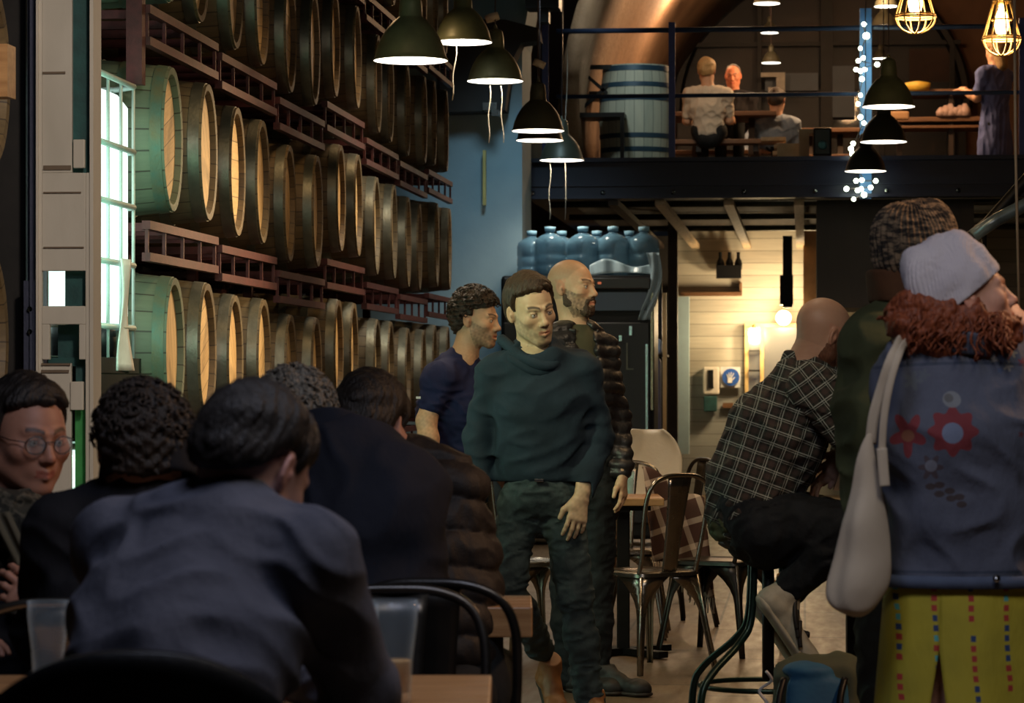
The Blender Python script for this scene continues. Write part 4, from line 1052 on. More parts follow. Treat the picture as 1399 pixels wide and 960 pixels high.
def pint(px, D, z, label, fill=.0, h=.165, r=.042):
    c = W(px, 520, D); c.z = z
    rt = empty('pint_glass', label, 'glass', c, group=None)
    out = [(0, 0), (r*.70, 0), (r*.74, .01), (r*.80, h*.4), (r*.98, h*.78), (r, h)]; inn = [(r*.95, h), (r*.93, h*.78), (r*.75, h*.4), (r*.68, .018), (0, .018)]
    MB().lathe(out+inn, 32, caps=False).build('glass', 'clear_glass', rt)
    if fill: MB().lathe([(0, .02), (r*.66, .02), (r*.73, h*.4), (r*(.74+.2*(fill-.4)), h*fill), (0, h*fill)], 28, caps=False).build('drink', 'beer', rt)
pint(536, 4.98, .752, 'tall pint glass a third full of amber drink near the table corner', .42, .175, .044)
pint(489, 5.22, .752, 'empty glass behind the pint glass on the long table', 0, .15, .038)
pint(66, 5.3, .752, 'blue tinted empty glass at the left end of the long table', 0, .15, .038)
chair(612, 6.33, 8, 'dark metal chair hoop behind the navy jacket person', None, dark=1)
chair(545, 5.66, 176, 'metal chair hoop behind the pint glass, empty seat', None, dark=1)
chair(110, 5.78, 0, 'metal chair hoop at the left behind the curly haired person', None, dark=0)
lone('drink_token', MB().lathe([(0, 0), (.014, 0), (.02, .035), (.0, .035)], 14, TM(W(47, 820, 6.25))), 'cardboard', 'small tan cup held near the camouflage scarf', 'cup')
# black back of the chair in front
c = W(190, 520, 4.12); rt = empty('black_chair', 'black solid backed chair under the grey sweater person', 'chair', (c.x, c.y, 0), rz=TH+.1)
def bback(u, v):
    t = (u-.5)*2; return (t*.25*(1-.05*v), -.22+.07*t*t-.06*v, .50+.445*v-(.10*abs(t)**2.6+.02*t*t)*v)
o = MB().grid(bback, 24, 12).build('backrest', 'black_plastic', rt); q_ = o.modifiers.new('t', 'SOLIDIFY'); q_.thickness = .025; q_.offset = 0
MB().box((0, .0, .455), (.44, .44, .04)).build('seat', 'black_plastic', rt, bevel=.015, smooth=False)
for sx in (-1, 1):
    for sy in (-1, 1): MB().tube([(sx*.19, sy*.19, .45), (sx*.22, sy*.23, 0)], .014, 8).build('leg', 'black_steel', rt)
# bar counter on the right, box on it
rt = empty('bar_counter', 'dark high bar table the plaid shirt person leans on', 'table', Vector((W(1230,0,9.6).x, W(1230,0,9.6).y, 0)), rz=TH)
zb = 1.3-(668-520)*9.6/FPX
MB().box((.15, .12, zb-.02), (.56, .75, .04)).build('tabletop', 'dark_wood', rt, bevel=.005, smooth=False)
for sx in (-.1, .38):
    for sy in (-.2, .44): MB().box((sx, sy, (zb-.04)/2), (.05, .05, zb-.04)).build('leg', 'black_steel', rt, smooth=False)
c = W(1158, 660, 9.55); c.z = zb
m = MB().prism([(-.045, 0), (.12, 0), (.12, .115), (.02, .115), (-.005, .115)], -.06, .08); lone_ = m.build('cardboard_box', 'cardboard', None, loc=c, smooth=False); tag(lone_, 'open cardboard menu box on the bar beside the plaid person', 'box')
m = MB().box((.07, -.064, .05), (.10, .004, .06)); m.build('paper_label', plain('box_label', (.75,.55,.32)), lone_, smooth=False)
# bar stool
c = W(1050, 520, 9.62); rt = empty('bar_stool', 'black bar stool with bent tube legs under the plaid shirt person', 'stool', (c.x, c.y, 0), rz=TH)
plain('stool_tube', (.02,.05,.035), (.015,.03,.025), .3, .6)
zs = 1.3-(737-520)*9.62/FPX
MB().lathe([(0, zs-.03), (.14, zs-.03), (.165, zs-.015), (.165, zs+.005), (.15, zs+.02), (0, zs+.02)], 28).build('seat', 'black_plastic', rt)
for k, (dx, dy) in enumerate([(-1, -1), (1, -1), (-1, 1), (1, 1)]):
    P = [(dx*.05, dy*.05, zs-.03), (dx*.06, dy*.06, zs-.25), (dx*.10, dy*.09, zs-.33), (dx*.20, dy*.17, zs-.43), (dx*.235, dy*.20, zs-.52), (dx*.24, dy*.205, 0)]
    MB().tube(spline(P, 5), .0125, 8).build('leg', 'stool_tube', rt)
MB().tube([(.225*math.cos(a*PI/16), .20*math.sin(a*PI/16), .30) for a in range(32)], .009, 6, closed=True).build('foot_ring', 'stool_tube', rt)
MB().tube([(0, 0, zs-.03), (0, 0, .32)], .02, 10).build('centre_post', 'black_steel', rt)
# backpack on the floor under the stool
# stair rail top right
rt = empty('stair_rail', 'pale steel stair handrail climbing at the right edge', 'railing', W(1350, 330, 14))
part('handrail', MB().tube([W(1300, 345, 14), W(1350, 305, 14), W(1430, 215, 14), W(1760, -90, 14)], .03, 10), 'black_steel', rt)
part('lower_rail', MB().tube([W(1330, 322, 13.9), W(1362, 300, 13.9), W(1430, 265, 13.9), W(1740, 60, 13.9)], .032, 10), plain('rail_pale', (.22,.30,.36), (.1,.14,.18), .3, .5), rt)
part('baluster', MB().tube([W(1345, 312, 14), W(1345, 891, 14)], .012, 8), 'black_steel', rt)
lone('hanging_rope', MB().tube([W(1386, -40, 9.0), W(1388, 200, 9.0), W(1393, 430, 9.0)], .0045, 6), plain('cord_tan', (.45,.32,.2)), 'thin tan cord hanging in front of the stair handrail', 'cord')
lone('trolley', rb(rb(rb(MB(), 1183, 1200, 832, 842, 15.4, .12), 1196, 1200, 842, 857, 15.4, .12), 1183, 1187, 842, 857, 15.4, .12), plain('bin_tan', (.5,.32,.16)), 'small tan trolley end showing between the tote bag and yellow skirt', 'trolley', smooth=False)
# ------------------------------------------------------------------ people
n = NM('skin', (.5,.3,.2), .52); at = n.nt.nodes.new('ShaderNodeAttribute'); at.attribute_name = 'Col'
n.nt.links.new(at.outputs[0], n.b.inputs['Base Color'])
n.b.inputs['Subsurface Weight'].default_value = .08; n.b.inputs['Subsurface Scale'].default_value = .02
n.b.inputs['Subsurface Radius'].default_value = (1, .4, .2)
n.bump(n.noise(160, (1,1,1), 3), .12, .002)
def cloth(name, c1, c2=None, rough=.85, fold=6, wv=900, b=.35, spec=.25):
    n = NM(name, c1, rough, 0, spec); c2 = c2 or tuple(v*.6 for v in c1)
    f = n.noise(fold, (1,1,1), 3); g = n.noise(wv, (1,1,1), 1)
    n.color(n.mix(((f-.5)*2.4+.5).max(0).min(1), c1, c2)); n.bump(n.noise(fold*3.5, (1,1,.6), 4)+g*.15, b, .02); return n.m
def hairmat(name, c1, c2, sc=70, st=(3,3,.5)):
    n = NM(name, c1, .5, 0, .35); f = n.noise(sc, st, 3); n.color(n.mix(((f-.5)*3+.5).max(0).min(1), c1, c2)); n.bump(f, .7, .006); return n.m
hairmat('hair_black', (.012,.010,.009), (.028,.022,.018)); hairmat('hair_brown', (.020,.013,.008), (.060,.036,.020))
hairmat('hair_grey', (.06,.055,.045), (.26,.24,.20), 90); hairmat('hair_curly_dark', (.012,.009,.007), (.05,.035,.025), 90)
hairmat('hair_red', (.12,.028,.012), (.30,.080,.030), 60); hairmat('hair_blond', (.45,.30,.14), (.25,.16,.07)); hairmat('beard_dark', (.05,.03,.02), (.11,.065,.04), 160)
hairmat('beard_red', (.10,.04,.02), (.2,.08,.04), 160)
NM('eye_white', (.62,.58,.54), .25); NM('eye_dark', (.03,.018,.012), .15)
cloth('navy_jacket', (.015,.018,.030), (.009,.011,.018)); cloth('black_coat', (.009,.009,.011), (.015,.014,.016))
cloth('grey_sweater', (.115,.115,.140), (.075,.077,.10), .9, 9); cloth('puffer_brown', (.022,.017,.015), (.012,.009,.008), .62, 8, 300, .3, .4)
cloth('puffer_black', (.016,.015,.017), (.03,.028,.03), .38, 8, 300, .3, .5); cloth('tee_navy', (.018,.024,.085), (.012,.016,.055))
cloth('hoodie_teal', (.018,.036,.056), (.011,.022,.034)); cloth('jeans_teal', (.060,.088,.092), (.022,.034,.040), .75, 12, 1200, .5)
cloth('jeans_dark', (.016,.020,.024), (.009,.011,.013), .8, 12); cloth('jacket_green', (.095,.11,.05), (.055,.065,.03), .85, 5)
cloth('olive_tee', (.10,.10,.06)); cloth('white_shirt', (.62,.56,.46), (.5,.46,.4), .8, 7); cloth('blue_dress', (.13,.17,.40), (.09,.12,.30)); cloth('paleblue_top', (.28,.34,.42), (.2,.24,.3))
cloth('tote_canvas', (.62,.54,.42), (.5,.42,.32), .85, 6, 1400, .25); cloth('beanie_white', (.62,.58,.60), (.5,.47,.52), .95, 9, 700); cloth('collar_brown', (.14,.065,.03), (.09,.04,.02))
cloth('trousers_olive', (.035,.035,.022), (.02,.02,.014)); cloth('scarf_black', (.012,.012,.012), (.03,.028,.024), .9, 20); cloth('lapel_khaki', (.17,.14,.09), (.12,.10,.06))
plain('leather_tan', (.36,.16,.055), (.22,.09,.03), .5, 0, 20); plain('sole_dark', (.03,.02,.015)); plain('sneaker_pale', (.50,.47,.36), (.38,.37,.29), .6, 0, 30); plain('sneaker_black', (.015,.015,.015)); plain('sneaker_orange', (.75,.33,.10)); plain('sneaker_grey', (.10,.10,.09), (.06,.06,.05))
# camouflage scarf
n = NM('camo', (.1,.1,.08), .9); f = n.noise(26, (1,1,1), 2)
n.color(n.ramp(f, [(.0, (.012,.012,.010)), (.46, (.03,.028,.02)), (.52, (.13,.11,.075)), (.60, (.05,.045,.03))])).bump(n.noise(40), .5, .01)
# beanie of mixed charcoal and tan rib
n = NM('beanie_rib', (.1,.08,.06), .95); f = n.noise(30, (1,1,3), 3); x, y, z = n.xyz()
n.color(n.mix(((f-.42)*5).max(0).min(1), (.02,.017,.015), (.24,.175,.11))).bump(n.noise(180), .5, .004)
# plaid flannel; a = along the spine, b = across it, in the wearer's tilted frame
def plaid(name, ang):
    n = NM(name, (.03,.04,.03), .9); x, y, z = n.xyz(); ca, sa = math.cos(ang), math.sin(ang)
    wob = (n.noise(4)-.5)*.010
    u = x*ca+z*sa+wob; v = z*ca-x*sa+wob
    def st(e, per, off, w): return ((e/per+off).fract()-.5).abs().lt(w/per/2)
    lines = st(u, .042, 0, .0028).max(st(v, .042, .1, .0034)).max(st(u, .042, .18, .0016)).max(st(v, .042, .27, .0018))
    wide = st(u, .042, .6, .015)*.5+st(v, .042, .65, .015)*.5
    k = n.noise(60)
    c = n.mix(wide, (.014,.018,.013), (.055,.035,.028))
    n.color(n.mix((lines*(k*.6+.55)).min(1), c, (.35,.37,.32))).bump(n.noise(14, (1,1,.6), 4), .35, .02); return n.m
plaid('plaid_body', math.radians(-20)); plaid('plaid_sleeve', math.radians(35))
# denim with appliqued flowers (the pattern sits on the back panel)
def denim(name):
    n = NM(name, (.10,.15,.26), .85); x, y, z = n.xyz()
    f = n.noise(7, (1,1,1), 4); c = n.mix(((f-.5)*2.5+.5).max(0).min(1), (.092,.102,.145), (.055,.063,.10))
    g = n.noise(260, (1,1,1), 2); c = n.mix(g*.35, c, (.15,.18,.25))
    back = y.lt(.02)
    def blob(px, py, rx, rz, n_pet, depth, col, mixf=1, rot=0, inner=0):
        nonlocal c
        q = Vector(((px-JPX)*JD/FPX, 0, EYE-(py-520)*JD/FPX))
        dx, dz = (x-q.x)/rx, (z-q.z)/rz
        r = (dx*dx+dz*dz).sqrt(); a = dz.atan2(dx)
        lim = (a*n_pet+rot).cos()*depth+(1-depth) if n_pet else 1
        m = (r-lim).lt(0)*back if n_pet else r.lt(1)*back
        if inner: m = m*r.gt(inner)
        c = n.mix(m*mixf, c, col)
    k = JD/FPX
    red, dred = (.20,.028,.035), (.12,.02,.025)
    blob(1290, 588, 34*k, 34*k, 8, .12, red, .95); blob(1289, 590, 14*k, 14*k, 0, 0, (.17,.21,.32))
    blob(1232, 592, 24*k, 32*k, 5, .28, red, .95, 1.6); blob(1232, 594, 8*k, 8*k, 0, 0, (.25,.10,.06)); 
    blob(1290, 545, 12*k, 11*k, 0, 0, (.22,.24,.26), .8); blob(1286, 543, 6*k, 6*k, 0, 0, (.10,.10,.10), .8)
    blob(1262, 636, 17*k, 18*k, 6, .25, (.07,.05,.06), .9); blob(1262, 634, 8*k, 8*k, 0, 0, (.16,.17,.22))
    for i, (px, py) in enumerate([(1262,662),(1274,660),(1274,672),(1288,668),(1290,678),(1301,676),(1304,686)]): blob(px, py, 7*k, 4.4*k, 0, 0, (.05,.035,.035), .9)
    for (px, py, r_, cc) in [(1330,486,7,red),(1345,474,8,red),(1365,478,7,dred),(1352,492,6,(.3,.28,.25)),(1380,482,7,(.34,.30,.24)),(1372,500,8,(.3,.28,.24)),(1392,495,7,red),(1360,506,5,(.05,.08,.16)),(1385,592,5,dred),(1240,520,14,(.11,.13,.16)),(1255,512,9,(.10,.12,.15))]:
        blob(px, py, r_*k, r_*k, 5, .3, cc, .85)
    # seams
    q = EYE-(496-520)*k
    c = n.mix(((z-q+ (x*x)*.25).abs().lt(.0035)).max((z-(EYE-(778-520)*k)).abs().lt(.003))*.7, c, (.03,.045,.08))
    n.color(c).bump(n.noise(12, (1,1,.5), 4), .6, .02); return n.m

def rotm(az, pitch=0, roll=0):
    """head frame: local y forward, x to the wearer's right, z up. az clockwise from straight away; pitch down +; roll to the wearer's right +"""
    return Matrix.Rotation(-math.radians(az), 3, 'Z') @ Matrix.Rotation(-math.radians(pitch), 3, 'X') @ Matrix.Rotation(math.radians(roll), 3, 'Y')
def shift_prims(prims, M, sc=1.0):
    """carry SDF primitives from a local frame into the figure's frame"""
    R3_ = M.to_3x3().normalized(); out = []
    def tr(v): return M @ Vector(v)
    def rr(R): 
        A = Matrix([list(r) for r in R]) if R is not None else Matrix.Identity(3)
        B = R3_ @ A; return tuple(tuple(B[i]) for i in range(3))
    for p in prims:
        if p[0] == 'cap': out.append(('cap', tuple(tr(p[1])), tuple(tr(p[2])), p[3]*sc, p[4]*sc, p[5], p[6]))
        elif p[0] == 'ecap': out.append(('ecap', tr(p[1]), tr(p[2]), tuple(v*sc for v in p[3]), tuple(v*sc for v in p[4]), R3_ @ p[5], R3_ @ p[6], p[7], p[8], p[9]))
        elif p[0] == 'ell': out.append(('ell', tuple(tr(p[1])), tuple(v*sc for v in p[2]), rr(p[3]), p[4], p[5]))
        else: out.append(('box', tuple(tr(p[1])), tuple(v*sc for v in p[2]), p[3]*sc, rr(p[4]), p[5], p[6]))
    return out
def thinner(prims, t=.020):
    out = []
    for p in prims:
        if p[0] == 'cap' and p[6] == 'u': out.append(('cap', p[1], p[2], max(p[3]-t, .02), max(p[4]-t, .02), .02, 'u'))
        elif p[0] == 'ecap' and p[8] == 'u': out.append(('ecap', p[1], p[2], tuple(max(v-t, .02) for v in p[3]), tuple(max(v-t, .02) for v in p[4]), p[5], p[6], .02, 'u', None))
    return out
WORN = ('hoodie', 'jeans', 'trousers', 'quilted_jacket', 'tshirt', 'plaid_shirt', 'plaid_sleeve', 'green_jacket', 'denim_jacket', 'sweater', 'coat', 'navy_jacket', 'puffer_jacket', 'top')
class Fig:
    def __init__(s, px, D, label, group=None, floor=0.0, name='person', res=.0045):
        c = CC(px, 520, D); s.o = Vector((c.x, D, floor)); s.D = D; s.fl = floor; s.res = res
        s.root = bpy.data.objects.new(name, bpy.data.meshes.new(name)); COL.objects.link(s.root)
        s.root.location = RM(s.o.x, s.o.y, floor); s.root.rotation_euler = (0, 0, TH)
        tag(s.root, label, 'person', group)
        s.under = []; s.core = []; s.paint = None; s.px = px; s.base = (.52,.30,.19)
    def P(s, px, py, d=0.0):
        return CC(px, py, s.D+d)-s.o
    def finish(s):
        S = SDF(); S.p = s.under+s.core; V, F = S.mesh(s.res)
        nz = wavy(V.T, (60,60,60), 2); C = np.tile(np.array(s.base, np.float32), (len(V), 1))*(1-.07*nz[:, None])
        if s.paint:
            Mi, fn = s.paint; Mn = np.array(Mi); L = V@Mn[:3, :3].T+Mn[:3, 3]
            k = (np.abs(L[:, 0]) < .11)&(np.abs(L[:, 1]) < .14)&(np.abs(L[:, 2]+.01) < .14); C[k] = fn(L[k])
        t = npmesh('tmp', V, F, 'skin', None, C); me = t.data; bpy.data.objects.remove(t)
        s.root.data = me; me.name = s.root.name
        return s.root
def lin(c): return np.array(c, np.float32)
def head(f, c, az, pitch=0, roll=0, sc=1.0, neck=None, nr=.058, skin=(.52,.30,.19), brow=(.03,.02,.015), stub=None, scalp=None, ear=1, res=.0032, fat=1.0, smile=0, eyes=True, brows=1, detail=True, headhair=None):
    """head and neck; returns (matrix, inverse)"""
    R = rotm(az, pitch, roll); M = Matrix.Translation(c) @ R.to_4x4() @ Matrix.Scale(sc, 4); Mi = M.inverted()
    S = SDF(); w = fat
    S.ell((0,-.016,.034), (.077,.096,.084), .02); S.ell((0,.024,-.020), (.064*w,.066,.088), .03)
    for x in (-1, 1):
        S.cap((x*.050*w,.006,-.060), (x*.018,.066,-.101), .020*w, .016, .030)
        S.ell((x*.042*w,.056,-.022), (.022,.024,.022), .02)
    S.ell((0,.072,-.101), (.022,.017,.017), .02)
    S.ell((0,.070,-.062), (.034,.026,.026), .02)
    if detail:
        S.cap((0,.082,.014), (0,.104,-.030), .0085, .0115, .014)
        S.ell((0,.106,-.033), (.0115,.0115,.0105), .008)
        for x in (-1, 1):
            S.ell((x*.0125,.095,-.037), (.0082,.011,.0085), .006)
            S.cap((x*.044,.070,.022), (x*.012,.088,.021), .0085, .0075, .012)
            S.ell((x*.032,.095,.002), (.017,.016,.0105), .012, 's')
            S.ell((x*.0315,.074,.002), (.0155,.0145,.0125), .004)
            S.box((x*.0315,.0900,.000), (.0105,.006,.0013), .0008, .003, 's')
            S.ell((x*.006,.103,-.0425), (.0035,.006,.0025), .003, 's')
        lw = .023+.006*smile
        S.cap((-lw,.082,-.067+.005*smile), (0,.0955,-.0635), .0042, .0058, .006); S.cap((lw,.082,-.067+.005*smile), (0,.0955,-.0635), .0042, .0058, .006)
        S.cap((-lw*.8,.083,-.0725), (0,.0945,-.0755-.003*smile), .0045, .0070, .006); S.cap((lw*.8,.083,-.0725), (0,.0945,-.0755-.003*smile), .0045, .0070, .006)
        S.box((0,.101,-.0692-.001*smile), (lw*.85,.008,.0009+.0022*smile), .0005, .004, 's')
    if ear:
        for x in (-1, 1):
            Re = Matrix.Rotation(x*.45, 3, 'Z') @ Matrix.Rotation(.12, 3, 'X'); e = ((Re[0][0],Re[0][1],Re[0][2]),(Re[1][0],Re[1][1],Re[1][2]),(Re[2][0],Re[2][1],Re[2][2]))
            S.ell((x*.080,-.014,-.004), (.0075,.0185,.031), .008, R=e)
            S.ell((x*.0885,-.012,.000), (.006,.0115,.020), .005, 's', R=e)
            S.ell((x*.081,-.006,-.006), (.006,.006,.008), .006)
    if neck is not None:
        nb = Mi @ Vector(neck); S.ecap((0,-.022,-.03), nb, (.056,.058), (nr+.004, nr), (1,0,0), .03)
        S.ecap(nb, nb+(nb-Vector((0,-.022,-.03))).normalized()*.06, (nr+.004, nr), (nr+.02, nr+.004), (1,0,0), .03)
    f.core += shift_prims(S.p, M, sc); f.base = skin
    def paint(V):
        X, Y, Z = V.T
        C = np.tile(lin(skin), (len(V), 1))
        def blend(mask, col, a=1.0):
            m = (np.clip(mask, 0, 1)*a)[:, None]; C[:] = C*(1-m)+lin(col)*m
        nz = wavy((X, Y, Z), (60,60,60), 4)
        blend(.5+.3*nz, (skin[0]*.86, skin[1]*.80, skin[2]*.78), .4)
        cheek = np.exp(-(((np.abs(X)-.042)/.022)**2+((Z+.03)/.022)**2+((Y-.06)/.03)**2)); blend(cheek, (skin[0]*1.02, skin[1]*.72, skin[2]*.66), .45)
        blend(np.exp(-((X/.013)**2+((Z+.034)/.012)**2))*(Y > .09), (skin[0], skin[1]*.72, skin[2]*.68), .5)
        blend((np.abs(X) > .074)*(np.abs(Z) < .036)*(np.abs(Y+.012) < .03)*.8, (skin[0]*1.05, skin[1]*.66, skin[2]*.6), .5)
        if scalp:
            hl = np.clip((Z-(.030+np.clip(Y-.02, 0, 1)*1.2))/.012, 0, 1)+np.clip((-Y-.0)/.02, 0, 1)*(Z > -.045)*(np.abs(X) > -1)
            blend(np.clip(hl, 0, 1), scalp[:3], scalp[3])
        if stub:
            lo = (Y > -.004+.25*np.clip(-Z-.03, 0, .1))*(Z < -.030+.5*np.clip(.055-Y, 0, .06)*1.0)*(Z > -.125)
            keep = ~((np.abs(X) < .030)*(Z > -.043)); lips = (np.abs(X) < .025)*(np.abs(Z+.069) < .0095)*(Y > .075)
            m = lo*keep*(~lips)*(np.clip((Y+.02)/.02, 0, 1)); m = m*(1-.8*np.exp(-(((np.abs(X)-.038)/.018)**2+((Z+.038)/.016)**2)))
            blend(m*(.8+.25*nz), stub[:3], stub[3])
        blend((np.abs(X) < .024)*(np.abs(Z+.069) < .0085)*(Y > .080), (skin[0]*.85, skin[1]*.5, skin[2]*.5), .8)
        if brows:
            ax = np.abs(X); zb = .0235+.006*np.sin(np.clip((ax-.012)/.036, 0, 1)*2.4)
            blend(np.exp(-((Z-zb)/.0048)**4)*(ax > .011)*(ax < .050)*(Y > .045), brow, .92*brows)
            blend(np.exp(-((Z-.0048)/.0022)**2)*(np.abs(ax-.0315) < .014)*(Y > .07), brow, .7)
        return C
    f.paint = (Mi, paint)
    if detail and eyes:
        for x in (-1, 1):
            for nm, r, y, mt in (('eye', .0125, .0752, 'eye_white'), ('iris', .0054, .0832, 'eye_dark')):
                m = MB().lathe([(r*math.sin(a*PI/10)+1e-4, -r*math.cos(a*PI/10)*(1 if nm == 'eye' else .8)) for a in range(11)], 14, M @ Matrix.Translation((x*.0315, y, .0005)))
                o = m.build(nm, mt, f.root if nm == 'eye' else eo)
                if nm == 'eye': eo = o
    return M, Mi
def loft(rows, n=28):
    """rows: [(centre, half width, half depth)] -> closed tube"""
    m = MB()
    for c, a, b in rows:
        for k in range(n): t = 2*PI*k/n; m.V.append(Vector(c)+Vector((a*math.cos(t), b*math.sin(t), 0)))
    for i in range(len(rows)-1):
        for k in range(n): m.F.append((i*n+k, i*n+(k+1) % n, (i+1)*n+(k+1) % n, (i+1)*n+k))
    m.F += [tuple(range(n))[::-1], tuple((len(rows)-1)*n+k for k in range(n))]; return m
def tomesh(f, S, res, M, name, mat, mods=(), parent=None):
    if name in WORN and M is None: f.under += thinner(S.p)
    S.mods += list(mods); V, F = S.mesh(res)
    if M is not None: Mn = np.array(M); V = V@Mn[:3, :3].T+Mn[:3, 3]
    return npmesh(name, V, F, mat, parent or f.root)
def hair(f, M, mat, t=.010, line=.050, nape=-.035, side=.022, curl=0, top=0, res=.0042, seed=1, fringe=0, grow=0, part_=0, back=0):
    """cap of hair: line = height of the front hairline, side = how far forward it reaches over the temples"""
    S = SDF(); S.ell((0,-.018,.036+top*.4), (.077+t,.097+t,.084+t+top), .01)
    S.ell((0,-.045,-.005), (.066+t*.8,.062+t+back,.072+t*.5), .02)
    if fringe: S.cap((-.05,.058,.070), (.045,.075,.060), .018, .022, .02)
    if fringe > 1: S.cap((-.045,.045,.090), (.05,.050,.085), .024, .028, .02)
    def clip(P):
        X, Y, Z = P
        ax = np.abs(X)
        front = np.minimum(line-.35*np.clip(ax-.03, 0, .06)*1.0, 9)-Z           # >0 below the front hairline
        a = np.where(Y > side, front, -1.0)
        sb = np.where((Y <= side) & (Y > -.018), (.012-.9*(side-Y)*0)-Z-np.clip((side-Y)*1.4, 0, .05), -1.0)
        b = np.where(Y <= -.018, nape-Z+np.clip((Y+.045), -1, .03)*.9, -1.0)
        return np.maximum(np.maximum(a, sb), b)
    S.clips.append(clip)
    def m(P, d):
        c = clip(P)+.004*wavy(P, (26,26,10), seed+8); e = np.clip(1+c/.026, 0, 1); d = d+(t*.95)*e*e
        er = np.exp(-(((P[1]+.012)/.022)**2+((P[2]+.002)/.034)**2))*(np.abs(P[0]) > .05); d = d+.022*er
        if curl: d = d-curl*wavy(P, (38,38,38), seed)-curl*.5*wavy(P, (75,75,75), seed+5)
        else: d = d-.0018*wavy(P, (30,90,20), seed)-.002*wavy(P, (14,14,14), seed+3)
        return d
    o = tomesh(f, S, res, M, 'hair', mat, [m])
    if curl:
        r = random.Random(seed); mb = MB(); Mn = M
        for i in range(260):
            th = r.uniform(0, 2*PI); ph = r.uniform(-.25, 1.5); d = Vector((math.cos(th)*math.cos(ph), math.sin(th)*math.cos(ph), math.sin(ph)))
            p = Vector((0,-.018,.036+top*.4))+Vector((d.x*(.077+t), d.y*(.097+t), d.z*(.084+t+top)))
            if p.y > side and p.z < line+.004: continue
            if p.y > -.018 and p.z < .012: continue
            u = d.orthogonal().normalized(); v = d.cross(u); q0 = r.uniform(0, 6); rr = r.uniform(.007, .013)
            pts = [p+(u*math.cos(q0+k*.9)+v*math.sin(q0+k*.9))*rr*(1-.08*k)+d*(.002+.0018*k) for k in range(6)]
            mb.tube([Mn @ q for q in pts], [.0026, .003, .003, .0028, .002, .001], 5)
        mb.build('curls', mat, o)
    return o
def beard(f, M, mat, t=.006, seed=3, long=0):
    S = SDF()
    for x in (-1, 1):
        S.cap((x*.060,.000,-.035), (x*.050,.006,-.060), .012+t, .018+t, .02); S.cap((x*.050,.008,-.062), (x*.018,.066,-.102-long), .018+t, .017+t, .02)
        S.cap((x*.028,.084,-.062), (x*.004,.096,-.052), .006, .006, .006); S.cap((x*.028,.083,-.062), (x*.026,.076,-.085), .008, .010, .01)
    S.ell((0,.070,-.100-long*.5), (.026,.024,.024+long), .02)
    S.ell((0,.098,-.070), (.021,.014,.0075), .004, 's')
    return tomesh(f, S, .0035, M, 'beard', mat, [lambda P, d: d-.0014*wavy(P, (110,110,60), seed)])
def hand(f, wrist, d, nrm, thumb, curl=.35, sc=1.0, spread=.12, skin=(.52,.30,.19), name='hand'):
    """wrist point, direction of the fingers, normal of the back of the hand, direction of the thumb side"""
    d = Vector(d).normalized(); nrm = Vector(nrm); nrm = (nrm-d*nrm.dot(d)).normalized(); t = Vector(thumb); t = (t-d*t.dot(d)-nrm*t.dot(nrm)).normalized()
    w = Vector(wrist); S = SDF(); s = sc
    S.ecap(w-d*.05*s, w+d*.004, (.028*s,.021*s), (.027*s,.019*s), t, .01)
    S.ecap(w+d*.010*s, w+d*.080*s, (.030*s,.0155*s), (.040*s,.0125*s), t, .015)
    S.ell(w+d*.035*s+t*.022*s-nrm*.006*s, .019*s, .015)
    for i, (off, L, r) in enumerate([(.030, .070, .0092), (.0105, .079, .0096), (-.009, .073, .0090), (-.028, .057, .0080)]):
        p = w+d*(.082-.006*abs(i-1))*s+t*off*s; dd = (d+t*(spread*(1.3-i)*.8)).normalized(); cu = curl*(.8+.15*i)
        segs = (.46, .30, .24); ang = 0
        for j, sg in enumerate(segs):
            ang += cu*(.55, 1.0, .7)[j]
            q = p+(dd*math.cos(ang)-nrm*math.sin(ang))*L*sg*s
            S.cap(p, q, r*(1-.10*j)*s, r*(1-.10*(j+1))*s, .004); p = q
    p = w+d*.022*s+t*.026*s-nrm*.004*s; q = p+(d*.75+t*.62-nrm*.25).normalized()*.042*s; S.cap(p, q, .0125*s, .0105*s, .010)
    q2 = q+(d*.95+t*.18-nrm*.25).normalized()*.032*s; S.cap(q, q2, .0105*s, .0085*s, .005)
    f.core += S.p
def arm_skin(f, a, b, r0=.043, r1=.030, skin=(.52,.30,.19), up=None):
    S = SDF(); 
    if up is not None: S.cap(up, a, r0+.004, r0+.002, .02)
    m = Vector(a).lerp(Vector(b), .3); S.cap(a, m, r0, r0+.003, .02); S.cap(m, b, r0+.003, r1, .02)
    f.core += S.p
def torso(S, pel, chest, neck, shL, shR, wp=(.16,.12), ww=(.145,.11), wc=(.175,.125), x=None, quilt=None, sr=.078):
    """pelvis, chest centre, neck base, shoulder joints"""
    pel, chest, neck, shL, shR = map(Vector, (pel, chest, neck, shL, shR)); x = Vector(x) if x is not None else (shR-shL)
    mid = pel.lerp(chest, .45)
    S.ecap(pel, mid, wp, ww, x, .05, quilt=quilt); S.ecap(mid, chest, ww, wc, x, .05, quilt=quilt)
    cm = (shL+shR)/2
    S.ecap(chest, cm.lerp(neck, .3), wc, (wc[0]*.72, wc[1]*.72), x, .06, quilt=quilt)
    S.cap(shL, cm, sr, sr*1.1, .05); S.cap(cm, shR, sr*1.1, sr, .05)
    for sh in (shL, shR): S.cap(neck-Vector((0,0,.01)), sh.lerp(neck, .25), .060, .058, .05)
def sleeve(S, sh, el, wr, r=(.068,.054,.043), k=.03, quilt=None):
    sh, el, wr = map(Vector, (sh, el, wr)); x = Vector((0,1,.1))
    if quilt:
        S.ecap(sh, el, (r[0], r[0]), (r[1], r[1]), x, k, quilt=quilt); S.ecap(el, wr, (r[1], r[1]), (r[2], r[2]), x, k, quilt=quilt)
    else: S.cap(sh, el, r[0], r[1], k); S.cap(el, wr, r[1], r[2], k)
